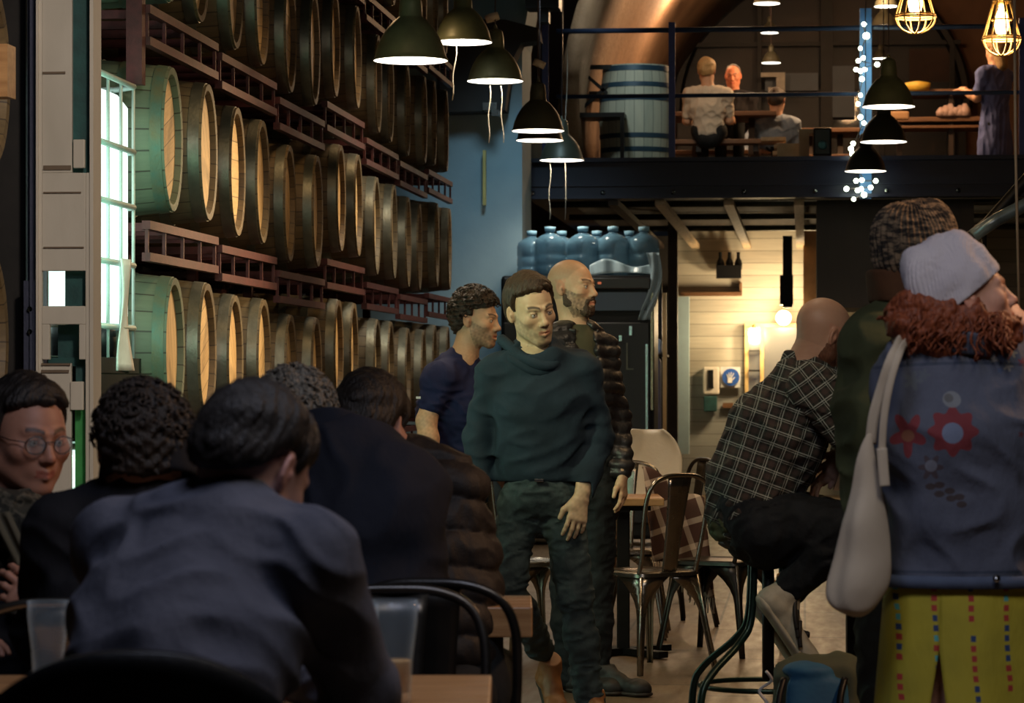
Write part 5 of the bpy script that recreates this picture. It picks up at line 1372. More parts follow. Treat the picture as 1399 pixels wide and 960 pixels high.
def fold_mod(amp=.006, f=(9,9,16), seed=1, base=.003):
    return lambda P, d: d-amp*(folds(P, f, seed)-.4)-base*wavy(P, (7,7,7), seed+9)
def baffles(per=.05, amp=.010, k=.25):
    """stitched horizontal channels of a padded jacket"""
    return lambda P, d: d-amp*(np.abs(np.sin(PI*(P[2]+k*P[0]*P[0]+.004*wavy(P, (5,5,5), 3))/per))**.55-.55)
def collar(f, c, az, r0, r1, h, mat, tilt=0, name='collar', th=.008, gap=0.0):
    """standing collar ring round the neck; gap = half-angle left open at the front"""
    R = rotm(az, tilt); M = Matrix.Translation(c) @ R.to_4x4(); m = MB()
    def fn(u, v):
        a = -PI/2+gap*.5+(2*PI-gap)*u if False else PI/2+gap+(2*PI-2*gap)*u
        r = r0+(r1-r0)*v; w = 1+.03*math.sin(a*5+v*3); return M @ Vector((r*math.cos(a)*w, r*.95*math.sin(a)*w, h*(v-.15)+.012*math.sin(a)*-1))
    m.grid(fn, 40, 6); o = m.build(name, mat, f.root); q = o.modifiers.new('t', 'SOLIDIFY'); q.thickness = th; q.offset = 0
    q = o.modifiers.new('s', 'SUBSURF'); q.levels = 1; q.render_levels = 1; return o
def legs(S, pel, hL, hR, kL, kR, aL, aR, r=(.098,.070,.058), seat=.15, x=(1,0,0)):
    pel = Vector(pel)
    S.ecap(pel+Vector((0,0,.09)), pel-Vector((0,0,.03)), (seat,.115), (seat+.01,.125), x, .04)
    for h, k, a in ((hL, kL, aL), (hR, kR, aR)):
        h, k, a = map(Vector, (h, k, a)); S.cap(h, k, r[0], r[1], .05); S.cap(k, k.lerp(a, .4), r[1], r[1]*.98, .03); S.cap(k.lerp(a, .4), a, r[1]*.98, r[2], .03)
def shoe(f, heel, az, pitch=0, L=.285, mat='leather_tan', sole='sole_dark', hi=.11, name='shoe', roll=0, extra=None):
    """heel = point under the heel; az = heading of the toe; pitch down = toe lower"""
    M = Matrix.Translation(heel) @ rotm(az, pitch, roll).to_4x4(); S = SDF()
    S.ecap((0,.03,.045), (0,L-.06,.040), (.036,.034), (.044,.030), (1,0,0), .03); S.ell((0,L-.055,.032), (.045,.055,.030), .03)
    S.cap((0,.045,.04), (0,.035,hi), .040, .044, .03); S.ell((0,.03,.035), (.036,.036,.034), .02)
    S.cap((0,.12,.062), (0,.06,.09), .030, .036, .03)
    S.clips.append(lambda P: P[2]*0+P[0]*0+P[1]*0+(P[2]-hi-.012)); S.clips.append(lambda P: .012-P[2]+P[0]*0+P[1]*0)
    S.mods.append(lambda P, d: d-.0015*wavy(P, (22,22,22), 8))
    o = tomesh(f, S, .005, M, name, mat)
    S = SDF(); S.ecap((0,.035,.012), (0,L-.05,.012), (.038,.013), (.047,.013), (1,0,0), .01); S.ell((0,L-.05,.013), (.047,.053,.014), .01); S.ell((0,.035,.013), (.040,.040,.016), .01)
    tomesh(f, S, .005, M, 'sole', sole, parent=o)
    lm = MB()
    for i in range(5):
        y = .085+.022*i; z = .098-.011*i
        lm.tube([M @ Vector((-.022, y, z-.008)), M @ Vector((0, y+.008, z)), M @ Vector((.022, y, z-.008))], .0028, 5)
    lm.build('laces', sole if mat != 'sneaker_pale' else 'sneaker_black', o)
    if extra: extra(M, o)
    return o, M
V3 = Vector
SKW = (.58,.36,.23)
# ================================================= the person walking towards the camera
f = Fig(745, 11.1, 'person in a dark teal cowl hoodie and jeans walking towards the camera, looking down sideways', res=.0032)
hc = f.P(727, 424, -.06)
M, Mi = head(f, hc, 154, 10, 11, 1.03, neck=f.P(733, 482, .04), skin=(.56,.40,.25), stub=(.16,.12,.08,.45), fat=.97)
hair(f, M, 'hair_brown', t=.016, line=.080, top=.008, fringe=0, side=.020, nape=-.045)
shL, shR = f.P(678, 512, .02), f.P(795, 508, .02)        # image left, image right
S = SDF(); torso(S, f.P(738, 640), f.P(738, 545, .0), f.P(735, 478, .03), shL, shR, wp=(.168,.132), ww=(.162,.124), wc=(.178,.130), sr=.075)
sleeve(S, shL, f.P(655, 598, .04), f.P(655, 672, -.02), (.072,.058,.046)); sleeve(S, shR, f.P(816, 596, .05), f.P(798, 672, -.10), (.072,.062,.046))
S.ecap(f.P(733, 470, .02), f.P(735, 492, -.02), (.086,.080), (.125,.098), (1,0,0), .03)
S.mods.append(fold_mod(.0055, (6,6,9), 4))
V_ = f.P(738, 650).z
S.clips.append(lambda P: V_-.02-P[2]+0*P[0]+0*P[1]-(np.abs(P[0]-f.P(738,0).x) > .19)*.5)
nk = f.P(727, 462, -.10); S.ell(nk, (.070,.085,.055), .02, 's')
tomesh(f, S, .0075, None, 'hoodie', 'hoodie_teal')
# cowl folds round the neck
m = MB()
for k, (r, z, dy, th) in enumerate([(.088, 474, .02, .021), (.104, 486, -.012, .022)]):
    c = f.P(734, z, dy); pts = [c+V3((r*math.cos(a), r*.86*math.sin(a), .014*math.sin(a)+.012*math.cos(a*3+k)-.018*max(0, -math.sin(a))*(k+1))) for a in [i*2*PI/30 for i in range(30)]]
    m.tube(pts, th, 10, closed=True)
m.tube(spline([f.P(684, 462, .05), f.P(700, 476, -.02), f.P(722, 492, -.10), f.P(752, 500, -.10), f.P(776, 478, .0)], 6), [.016]+[.022]*23+[.014], 10)
m.build('cowl', 'hoodie_teal', f.root)
hand(f, f.P(794, 680, -.11), (-.18, -.22, -1), (.35, -1, 0), (-1, -.3, .1), curl=.32, sc=1.04, skin=(.50,.33,.20))
hand(f, f.P(655, 680, -.03), (-.05, .0, -1), (-1, 0, 0), (0, -1, 0), curl=.4, skin=(.50,.33,.20))
S = SDF(); hip = f.P(740, 655)
legs(S, hip, f.P(712, 690), f.P(768, 690), f.P(694, 800, -.02), f.P(786, 815, -.06), f.P(738, 885, .50), f.P(806, 955, -.02), r=(.088,.066,.056), seat=.128)
S.mods.append(fold_mod(.006, (10,10,22), 7)); tomesh(f, S, .0075, None, 'jeans', 'jeans_teal')
MB().box(f.P(737, 656, -.135), (.035, .008, .012)).build('buckle', 'chrome', f.root, bevel=.002, smooth=False)
h_ = f.P(743, 905, .62); h_.z = .11; shoe(f, h_, 165, 38, hi=.13)
h_ = f.P(808, 990, .03); h_.z = .0; shoe(f, h_, 172, 0, hi=.12)
f.finish()
# ================================================= bald bearded person behind
f = Fig(800, 12.2, 'bald bearded person in a black quilted jacket standing behind the hoodie person, looking right', res=.0034)
hc = f.P(783, 393)
M, Mi = head(f, hc, 122, -2, 0, 1.0, neck=f.P(786, 448, .02), skin=(.66,.42,.26), stub=(.10,.065,.045,.75), scalp=(.30,.20,.13,.45), fat=.95)
beard(f, M, 'beard_dark', .001)
shL, shR = f.P(748, 474, -.06), f.P(820, 480, .07)
S = SDF(); torso(S, f.P(795, 640), f.P(792, 530), f.P(785, 452, .02), shL, shR, wp=(.155,.125), ww=(.155,.125), wc=(.165,.13), x=(-.87,-.5,0)); sleeve(S, shR, f.P(840, 570, .06), f.P(850, 640, -.04), (.070,.062,.048)); sleeve(S, shL, f.P(735, 560, -.02), f.P(735, 640, -.06), (.070,.062,.048)); fw_ = V3((.5,-.87,0)); S.box(f.P(787, 474, 0)+fw_*.16, (.032,.11,.12), .01, .02, 's', R=tuple(tuple(r) for r in rotm(150)))
tomesh(f, S, .0075, None, 'quilted_jacket', 'puffer_black', [fold_mod(.002, (12,12,12), 3), baffles(.052, .013)])
T_ = SDF(); torso(T_, f.P(795, 640), f.P(792, 530), f.P(785, 456, .02), shL, shR, wp=(.146,.116), ww=(.146,.116), wc=(.156,.121), x=(-.87,-.5,0), sr=.064); tomesh(f, T_, .007, None, 'tee', 'olive_tee')
collar(f, f.P(788, 462, .0), 140, .072, .090, .055, 'puffer_black', gap=.7, th=.014)
hand(f, f.P(851, 650, -.06), (.05, -.05, -1), (1, -.4, 0), (-.3, -1, 0), curl=.45, skin=(.52,.28,.18))
S = SDF(); legs(S, f.P(795, 660), f.P(778, 690, .02), f.P(812, 690, -.02), f.P(776, 800, .02), f.P(815, 800, -.02), f.P(778, 925, .05), f.P(815, 925, 0)); tomesh(f, S, .009, None, 'trousers', 'jeans_dark', [fold_mod(.005, (10,10,20), 2)])
for px, d in ((777, .0), (815, -.05)): h_ = f.P(px, 940, d+.05); h_.z = 0; shoe(f, h_, 130, 0, mat='sneaker_black')
f.finish()
# ================================================= laughing person in the navy t-shirt
f = Fig(628, 13.0, 'dark haired laughing person in a navy t-shirt standing before the barrels', res=.0034)
hc = f.P(652, 437)
M, Mi = head(f, hc, 112, 4, 0, 1.0, neck=f.P(634, 490, .0), skin=(.62,.38,.23), stub=(.14,.085,.055,.6), smile=1)
hair(f, M, 'hair_curly_dark', t=.020, line=.064, top=.008, curl=.005, side=.012, nape=-.04, seed=5)
shN, shF = f.P(600, 520, -.12), f.P(640, 515, .20)
S = SDF(); torso(S, f.P(622, 670), f.P(622, 560), f.P(632, 490, .02), shF, shN, wp=(.125,.15), ww=(.125,.15), wc=(.135,.165), x=(-.35,-1,0))
el = f.P(583, 575, -.16); S.cap(shN, shN.lerp(el, .55), .070, .064, .03); el2 = f.P(655, 590, .25); S.cap(shF, shF.lerp(el2, .55), .070, .062, .03)
tomesh(f, S, .0075, None, 'tshirt', 'tee_navy', [fold_mod(.006, (8,8,14), 12)])
arm_skin(f, el, f.P(592, 655, -.24), skin=(.55,.32,.20), up=shN.lerp(el, .4)); hand(f, f.P(594, 668, -.24), (.1,-.1,-1), (-.6,-1,0), (1,-.4,0), skin=(.55,.32,.20))
arm_skin(f, el2, f.P(680, 640, .15), skin=(.55,.32,.20), up=shF.lerp(el2, .4)); hand(f, f.P(684, 648, .14), (.6,-.3,-.7), (0,1,.3), (0,0,1), skin=(.55,.32,.20))
MB().box(f.P(572, 543, -.235), (.020, .004, .010)).build('sleeve_tag', 'paper_white', f.root, smooth=False)
S = SDF(); legs(S, f.P(622, 690), f.P(612, 715, -.08), f.P(632, 715, .10), f.P(612, 810, -.08), f.P(634, 810, .1), f.P(610, 905, -.08), f.P(634, 905, .1), x=(0,1,0)); tomesh(f, S, .009, None, 'trousers', 'jeans_dark', [fold_mod(.005, (10,10,20), 2)])
for px, d in ((600, -.08), (626, .1)): h_ = f.P(px, 900, d); h_.z = 0; shoe(f, h_, 100, 0, mat='sneaker_black')
f.finish()
# ================================================= seated in the plaid shirt
f = Fig(1060, 9.6, 'bald bearded person in a dark plaid shirt seated on a bar stool, from behind')
hc = f.P(1126, 458, -.02)
M, Mi = head(f, hc, 62, 22, 6, 1.0, neck=f.P(1092, 512, .0), nr=.062, skin=(.60,.34,.22), scalp=(.40,.24,.16,.4), fat=1.05, stub=(.16,.07,.04,.8))
beard(f, M, 'beard_red', .010, long=.03)
shN, shF = f.P(1110, 536, -.17), f.P(1098, 530, .20)
S = SDF(); torso(S, f.P(1028, 690, .02), f.P(1062, 592, .0), f.P(1094, 512, .0), shF, shN, wp=(.18,.135), ww=(.18,.140), wc=(.20,.150), x=(.25,-1,0), sr=.080)
S.ecap(f.P(1022, 650, 0), f.P(1010, 706, .0), (.185,.135), (.19,.10), (.1,-1,0), .05)
tomesh(f, S, .0075, None, 'plaid_shirt', 'plaid_body', [fold_mod(.008, (8,8,12), 21)])
S = SDF(); el = f.P(1166, 590, -.26); S.cap(shN+V3((0,0,.01)), el, .088, .070, .03); S.cap(el, f.P(1180, 622, .0), .068, .052, .03); tomesh(f, S, .0075, None, 'plaid_sleeve', 'plaid_sleeve', [fold_mod(.008, (10,10,16), 22)])
S = SDF(); elF = f.P(1168, 600, .28); S.cap(shF, elF, .080, .062, .03); S.cap(elF, f.P(1150, 628, .1), .060, .048, .03); tomesh(f, S, .009, None, 'plaid_sleeve', 'plaid_sleeve', [fold_mod(.006, (10,10,16), 22)])
collar(f, f.P(1094, 516, 0), 62, .078, .088, .055, 'plaid_sleeve', tilt=28, gap=.5)
hand(f, f.P(1158, 622, .02), (-.5,.1,-.5), (.5,-.6,.6), (0,-.4,1), curl=.5, skin=(.5,.26,.17)); hand(f, f.P(1146, 636, .10), (-.6,-.2,-.4), (.2,0,1), (0,-1,0), curl=.5, skin=(.5,.26,.17))
S = SDF(); pel = f.P(1036, 706)
S.ecap(pel+V3((-.02,0,.03)), pel-V3((-.02,0,.02)), (.19,.14), (.20,.15), (0,1,0), .04)
for d, kx, ky, ax, ay in ((-.14, 1160, 722, 1084, 798), (.14, 1172, 716, 1078, 808)):
    h = f.P(1040, 712, d*.8); k = f.P(kx, ky, d-.05*(d < 0)); a = f.P(ax, ay, d*.95); S.cap(h, k, .112, .080, .05); S.cap(k, k.lerp(a, .4), .078, .074, .03); S.cap(k.lerp(a, .4), a, .070, .054, .03)
tomesh(f, S, .0075, None, 'jeans', 'jeans_dark', [fold_mod(.007, (10,10,16), 23)])
S = SDF(); S.ecap(f.P(1006, 694, .0), f.P(1000, 716, .0), (.15,.075), (.15,.075), (0,1,0), .03); tomesh(f, S, .009, None, 'undershirt_hem', 'jacket_green', [fold_mod(.008, (8,8,30), 3)])
def trims(M, o):
    for z0, y0, y1 in ((.060, .075, .15), (.048, .105, .175), (.036, .14, .205)):
        for q in (-1, 1): MB().tube(spline([M @ V3((q*.030, y0, z0+.040)), M @ V3((q*.046, (y0+y1)/2, z0+.008)), M @ V3((q*.050, y1, z0-.012))], 4), .0075, 6).build('side_stripe', 'sneaker_black', o)
    m = MB().tube(spline([M @ V3(v) for v in ((-.018,.19,.075), (0,.20,.072), (.018,.19,.075))], 4), .010, 6).build('toe_patch', 'sneaker_black', o)
    m = MB().tube([M @ V3((x*.038, .012-.01, .10-.05*abs(x)*0)) for x in (-1, 1)], .001, 4)
    m = MB().tube(spline([M @ V3(v) for v in ((-.034,.050,.100), (-.030,.004,.108), (0,-.014,.112), (.030,.004,.108), (.034,.05,.10))], 5), .0085, 8)
    m.build('heel_lining', 'sneaker_orange', o)
shoe(f, f.P(1032, 818, -.15), 78, 55, L=.31, mat='sneaker_pale', sole='sneaker_pale', hi=.125, extra=trims)
shoe(f, f.P(1024, 826, .12), 80, 55, L=.31, mat='sneaker_pale', sole='sneaker_pale', hi=.125, extra=trims)
f.finish()
# ================================================= person in the green jacket and ribbed beanie
f = Fig(1240, 7.7, 'tall person in an olive green jacket and charcoal tan ribbed beanie, facing away')
hc = f.P(1262, 358)
M, Mi = head(f, hc, 58, -8, 0, 1.02, neck=f.P(1232, 424, .0), skin=(.60,.32,.20), nr=.06)
hair(f, M, 'hair_brown', t=.006, line=.06, nape=-.05)
S = SDF(); S.ell((0,-.018,.045), (.094,.113,.092), .02); S.cap((0,-.085,.085), (0,-.068,.04), .045, .070, .05); S.cap((0,-.06,.10), (0,.03,.10), .055, .060, .05)
S.clips.append(lambda P: (.010-.055-.0+.35*(P[1]+.09))-P[2]+0*P[0])
S.mods.append(lambda P, d: d-.0034*np.cos(44*np.arctan2(P[0], P[1]+.02))-.001*wavy(P, (50,50,50), 1))
tomesh(f, S, .0034, M, 'ribbed_beanie', 'beanie_rib')
shN, shF = f.P(1196, 470, -.05), f.P(1310, 478, .12)
S = SDF(); torso(S, f.P(1245, 720), f.P(1245, 560), f.P(1236, 420, .02), shN, shF, wp=(.19,.14), ww=(.19,.14), wc=(.205,.15), x=(1,.5,0), sr=.088)
sleeve(S, shN, f.P(1186, 590, .02), f.P(1215, 680, .18), (.085,.068,.052)); sleeve(S, shF, f.P(1352, 580, .2), f.P(1330, 640, .45), (.082,.068,.052))
tomesh(f, S, .008, None, 'green_jacket', 'jacket_green', [fold_mod(.007, (7,7,10), 31)])
collar(f, f.P(1235, 412, 0), 58, .086, .100, .085, 'collar_brown', th=.012)
hand(f, f.P(1219, 690, .2), (.6,.6,-.3), (-.5,.5,.7), (0,0,1)); hand(f, f.P(1330, 640, .48), (-.2,1,0), (1,0,.3), (0,0,1))
S = SDF(); legs(S, f.P(1245, 740), f.P(1212, 790, -.02), f.P(1280, 790, .05), f.P(1210, 950, -.02), f.P(1284, 950, .05), f.P(1206, 1140, -.02), f.P(1290, 1140, .06)); tomesh(f, S, .009, None, 'trousers', 'trousers_olive', [fold_mod(.006, (10,10,16), 32)])
for px, d in ((1206, -.05), (1290, .03)): h_ = f.P(px, 1195, d); h_.z = 0; shoe(f, h_, 50, 0, mat='sneaker_black')
f.finish()
# ================================================= woman in the denim jacket
JPX, JD = 1318, 6.55
denim('denim_floral')
n = NM('yellow_skirt', (.55,.45,.05), .8); x, y, z = n.xyz(); w = n.noise(5); a = (x+z*.05+(w-.5)*.03)/.078
fr_ = (a.fract()-.5).abs(); bd = (z/.022).fract(); k = n.white((z/.022).floor()+a.floor()*7)
c = n.mix(((w-.5)*3+.5).max(0).min(1), (.50,.42,.035), (.36,.31,.03))
c = n.mix(fr_.lt(.075)*bd.lt(.62)*k.gt(.45), c, (.40,.045,.035)); c = n.mix(fr_.lt(.07)*bd.lt(.62)*k.lt(.25), c, (.03,.06,.16)); c = n.mix(fr_.lt(.06)*bd.lt(.6)*k.gt(.25)*k.lt(.42), c, (.10,.42,.42))
n.color(c).bump(n.noise(20, (1,1,.4), 4), .4, .015)
f = Fig(JPX, JD, 'red haired person in a floral denim jacket, white beanie and yellow skirt, seen from behind')
hc = f.P(1322, 407, .0)
M, Mi = head(f, hc, 86, -14, -2, .93, neck=f.P(1306, 466, .02), nr=.052, skin=(.68,.38,.27), brow=(.2,.08,.04), fat=.95)
S = SDF(); S.ell((0,-.020,.048), (.091,.108,.088), .02); S.cap((0,-.088,.095), (0,-.075,.03), .040, .062, .05); S.cap((0,-.075,.105), (0,.0,.115), .042, .050, .05)
S.clips.append(lambda P: (.46*(P[1]+.03)-.006)-P[2]+0*P[0])
S.ecap((0,-.022,.012), (0,-.018,.040), (.092,.110), (.094,.112), (1,0,0), .004)
S.mods.append(lambda P, d: d-.0016*np.cos(70*np.arctan2(P[0], P[1]+.02))-.003*wavy(P, (14,14,14), 1))
tomesh(f, S, .0036, M, 'white_beanie', 'beanie_white')
# curls
S = SDF(); S.ecap(f.P(1302, 415, .02), f.P(1296, 448, -.02), (.100,.080), (.140,.080), (1,.2,0), .04); S.ell(f.P(1345, 448, .03), (.085,.08,.055), .04); S.ell(f.P(1262, 456, -.02), (.075,.06,.045), .04)
ho = tomesh(f, S, .006, None, 'curly_hair', 'hair_red', [lambda P, d: d-.006*wavy(P, (18,18,18), 2)-.0035*wavy(P, (50,50,50), 3)])
r_ = random.Random(5); m = MB()
for i in range(520):
    u = r_.random(); c0 = f.P(1245+125*u, 424+10*r_.random(), r_.uniform(-.09, .05)); L = r_.uniform(.03, .105); q = r_.uniform(0, 6); rr = r_.uniform(.004, .009); out = V3(((u-.5)*.35, -.55+r_.random()*.35, -.8)).normalized()
    ux = out.orthogonal().normalized(); vx = out.cross(ux)
    pts = [c0+out*(L*t/11)+(ux*math.cos(q+t*1.05)+vx*math.sin(q+t*1.05))*rr*(.4+t/14) for t in range(12)]
    m.tube(pts, [.0028]*10+[.002, .001], 5)
m.build('ringlets', 'hair_red', ho)
shL, shR = f.P(1244, 512, .0), f.P(1392, 512, .05)
S = SDF(); torso(S, f.P(1320, 770, .02), f.P(1318, 590, .0), f.P(1308, 478, .03), shL, shR, wp=(.185,.120), ww=(.165,.115), wc=(.180,.125), x=(1,.15,0), sr=.078)
sleeve(S, shL, f.P(1224, 640, .06), f.P(1256, 730, .24), (.075,.060,.048)); sleeve(S, shR, f.P(1432, 640, -.02), f.P(1412, 470, .20), (.080,.066,.05))
zc_ = f.P(0, 800).z; S.clips.append(lambda P: zc_-P[2]+0*P[0]+0*P[1])
tomesh(f, S, .006, None, 'denim_jacket', 'denim_floral', [fold_mod(.007, (6,6,7), 41)])
collar(f, f.P(1308, 482, 0), 66, .085, .105, .05, 'denim_floral')
m = MB().grid(lambda u, v: V3((f.P(1320,0).x+.196*math.cos(u*2*PI), .02+.133*math.sin(u*2*PI), zc_+.028*v)), 48, 1); o = m.build('waistband', cloth('denim_plain', (.12,.155,.24), (.08,.105,.17)), f.root); q = o.modifiers.new('t', 'SOLIDIFY'); q.thickness = .006
MB().lathe([(0, 0), (.009, 0), (.008, .003), (0, .004)], 14, TM(f.P(1362, 790, -.128), Matrix.Rotation(PI/2, 3, 'X'))).build('waist_button', 'chrome', o)
hand(f, f.P(1408, 452, .22), (-.5,.25,.55), (.6,-.6,.2), (0,.4,1), curl=.6, sc=.9, skin=(.62,.33,.22)); hand(f, f.P(1260, 742, .26), (.2,.8,-.4), (-1,0,.3), (0,0,1), curl=.5, sc=.9, skin=(.62,.33,.22))
zs_ = zc_+.02; zb_ = .28
us_ = math.atan2(-.125, (f.P(1272,0).x-f.P(1320,0).x)*.68)
def skirt(u, v):
    z = zs_+(zb_-zs_)*v; g = max(0, f.P(0, 880).z-z)*1.5
    a = us_+g/2+u*(2*PI-g); fl = (.012*math.sin(a*7)*v+.008*math.sin(a*3+1)*v)*(1 if g < .02 else .8)
    return V3((f.P(1320,0).x+(.178+.045*v+fl)*math.cos(a), .02+(.122+.035*v+fl)*math.sin(a), z))
m = MB().grid(skirt, 120, 40); o = m.build('yellow_skirt', 'yellow_skirt', f.root); q = o.modifiers.new('t', 'SOLIDIFY'); q.thickness = .004
for x0 in (1290, 1352):
    S = SDF(); a = f.P(x0, 850, .03); b = f.P(x0, 1080, .04); c = f.P(x0, 1250, .03); S.cap(a, b, .080, .055, .03); S.cap(b, b.lerp(c, .35), .055, .056, .03); S.cap(b.lerp(c, .35), c, .056, .036, .03)
    f.core += S.p
    h_ = f.P(x0, 1290, -.03); h_.z = 0; shoe(f, h_, 10, 0, L=.25, mat='leather_tan', hi=.12)
f.finish()
# tote bag hanging from her shoulder
Dt = 6.38
def tp(px, py, d=0): return W(px, py, Dt+d)
rt = empty('tote_bag', 'cream canvas tote bag hanging from the denim jacket shoulder', 'bag', tp(1170, 842))
rows_ = [(592,1186,1193),(604,1181,1195),(620,1176,1198),(660,1166,1205),(700,1155,1211),(740,1144,1216),(775,1135,1217),(800,1130,1213),(818,1131,1204),(830,1139,1196),(838,1153,1187),(842,1166,1179)]
R_ = []
for i, (py, xa, xb) in enumerate(rows_):
    c_ = CC((xa+xb)/2, py, Dt)-CC(1170, 842, Dt); w_ = (xb-xa)/2*Dt/FPX; R_.append((c_, w_, min(w_*.62, .045)))
def dense(R, k=5):
    P = spline([r[0] for r in R], k); A = spline([(r[1], r[2], 0) for r in R], k); return [(p, max(a.x, .003), max(a.y, .003)) for p, a in zip(P, A)]
m = loft(dense(R_), 40)
for i, v in enumerate(m.V):
    P_ = (np.float64(v.x), np.float64(v.y), np.float64(v.z)); q_ = .006*float(wavy(P_, (9,9,3), 61))+.003*float(wavy(P_, (22,22,9), 62)); m.V[i] = v+V3((q_*.6, q_, 0))
o = m.build('bag_body', 'tote_canvas', rt); o.rotation_euler = (0, 0, TH)
def ribbon(pts, w, name, mat, parent, th=.005):
    P = spline(pts, 6); L = len(P)-1; m = MB()
    def fn(u, v):
        i = min(L, int(round(v*L))); t = (P[min(i+1, L)]-P[max(i-1, 0)]).normalized(); x = t.cross(Vector((ST, -CT, 0))).normalized(); return P[i]+x*(u-.5)*w-parent.location
    m.grid(fn, 3, L); o = m.build(name, mat, parent); q = o.modifiers.new('t', 'SOLIDIFY'); q.thickness = th; q.offset = 0; return o
ribbon([tp(1240, 462, .20), tp(1232, 464, .11), tp(1226, 476, .0), tp(1217, 494, -.03), tp(1205, 530, -.02), tp(1194, 570, -.01), tp(1190, 606, 0)], .024, 'strap', 'tote_canvas', rt)
ribbon([tp(1246, 464, .2), tp(1238, 468, .08), tp(1229, 482, -.03), tp(1216, 525, -.05), tp(1208, 572, -.05), tp(1205, 620, -.04)], .016, 'strap', 'tote_canvas', rt)
ribbon([tp(1205, 612, -.045), tp(1207, 640, -.045), tp(1209, 664, -.045)], .022, 'strap_tab', 'tote_canvas', rt, .012)
# backpack on the floor by the stool
f_ = CC(1122, 520, 8.75)
rt = empty('backpack', 'blue and olive backpack standing on the floor under the bar stool', 'backpack', RM(f_.x, f_.y, 0), rz=TH)
S = SDF(); S.ecap((0,0,.12), (0,0,.36), (.17,.12), (.15,.10), (1,0,0), .05); S.ell((0,0,.43), (.13,.09,.06), .05); S.ell((0,-.11,.22), (.13,.05,.13), .03)
S.mods.append(fold_mod(.008, (6,6,9), 71)); V, F = S.mesh(.008); npmesh('pack_body', V, F, plain('pack_olive', (.10,.12,.07), (.07,.08,.05), .8), rt)
S = SDF(); S.ecap((-.02,-.10,.30), (-.02,-.09,.40), (.10,.04), (.09,.03), (1,0,0), .03); S.ell((-.04,-.05,.44), (.08,.07,.03), .02); V, F = S.mesh(.007); npmesh('blue_pocket', V, F, plain('pack_blue', (.03,.16,.30), (.02,.10,.22), .7), rt)
S = SDF(); S.ecap((.18,.0,.10), (.20,.02,.36), (.08,.09), (.07,.08), (1,0,0), .05); S.ell((.17,-.02,.42), (.09,.07,.06), .04); S.mods.append(fold_mod(.012, (9,9,9), 73)); V, F = S.mesh(.008); npmesh('navy_jacket_bundle', V, F, plain('bundle_navy', (.012,.022,.05), (.02,.03,.05), .8), rt)
for x0 in (-.12, .06): MB().tube(spline([(x0, -.1, .42), (x0-.02, -.15, .34), (x0+.01, -.16, .22), (x0+.02, -.12, .08)], 6), .011, 8).build('strap', 'black_plastic', rt)
m = MB().tube(spline([(-.17+.02*math.sin(i*2.1), -.06-.02*math.cos(i*1.7), .44-.03*i) for i in range(12)], 4), .005, 6); m.build('lacing', 'paper_white', rt)
# ================================================= grey sweater, nearest
f = Fig(280, 4.62, 'nearest person in a blue-grey sweater with short black hair, bent over a phone')
hc = f.P(346, 642, .06)
M, Mi = head(f, hc, 34, 32, 4, 1.03, neck=f.P(322, 722, .02), nr=.062, skin=(.52,.31,.26))
hair(f, M, 'hair_black', t=.012, line=.05, top=.004, nape=-.012, side=.026)
shF, shN = f.P(168, 745, .12), f.P(420, 765, -.06)
S = SDF(); torso(S, f.P(235, 960, -.12), f.P(262, 850, -.02), f.P(310, 712, .02), shF, shN, wp=(.165,.13), ww=(.17,.135), wc=(.185,.135), x=(1,-.45,0), sr=.075)
sleeve(S, shN, f.P(490, 950, .10), f.P(430, 935, .42), (.078,.062,.048)); sleeve(S, shF, f.P(180, 940, .38), f.P(330, 935, .50), (.075,.06,.046))
S.ecap(f.P(318, 700, .02), f.P(308, 722, .01), (.070,.070), (.085,.080), (1,0,0), .02)
tomesh(f, S, .006, None, 'sweater', 'grey_sweater', [fold_mod(.006, (7,7,9), 51)])
hand(f, f.P(350, 925, .50), (.8,.2,.2), (-.2,-1,.3), (0,.3,1), curl=.7, skin=(.42,.26,.22)); hand(f, f.P(428, 925, .45), (-.8,.2,.3), (.3,-.9,.3), (0,.3,1), curl=.7, skin=(.42,.26,.22))
S = SDF(); pel = f.P(238, 1030, -.08); S.ecap(pel+V3((0,0,.0)), pel-V3((0,0,.05)), (.155,.12), (.16,.12), (1,-.4,0), .04)
for dx, dy in ((-.12, .03), (.10, -.08)):
    h = pel+V3((dx, dy, -.07)); k = h+V3((.24, .36, -.02)); a = k+V3((.02, .04, -.42)); S.cap(h, k, .095, .070, .04); S.cap(k, a, .070, .055, .03)
    hh = V3(a)+V3((0, -.05, 0)); hh.z = 0; shoe(f, hh, 35, 0, mat='sneaker_black')
tomesh(f, S, .011, None, 'trousers', 'jeans_dark')
f.finish()
c = W(388, 912, 5.06); rt = empty('phone', 'phone with a glowing blue screen held low by the grey sweater person', 'phone', c)
Rp = Matrix.Rotation(TH, 3, 'Z') @ Matrix.Rotation(-.9, 3, 'X')
MB().box((0, 0, 0), (.15, .074, .009), Rp).build('phone_body', 'black_plastic', rt, bevel=.003, smooth=False); MB().box(Rp @ V3((0, 0, .0052)), (.138, .064, .001), Rp).build('screen', NM('phone_screen', (.05,.1,.3), .2).emit((.12,.35,1), 1.6).m, rt, smooth=False)
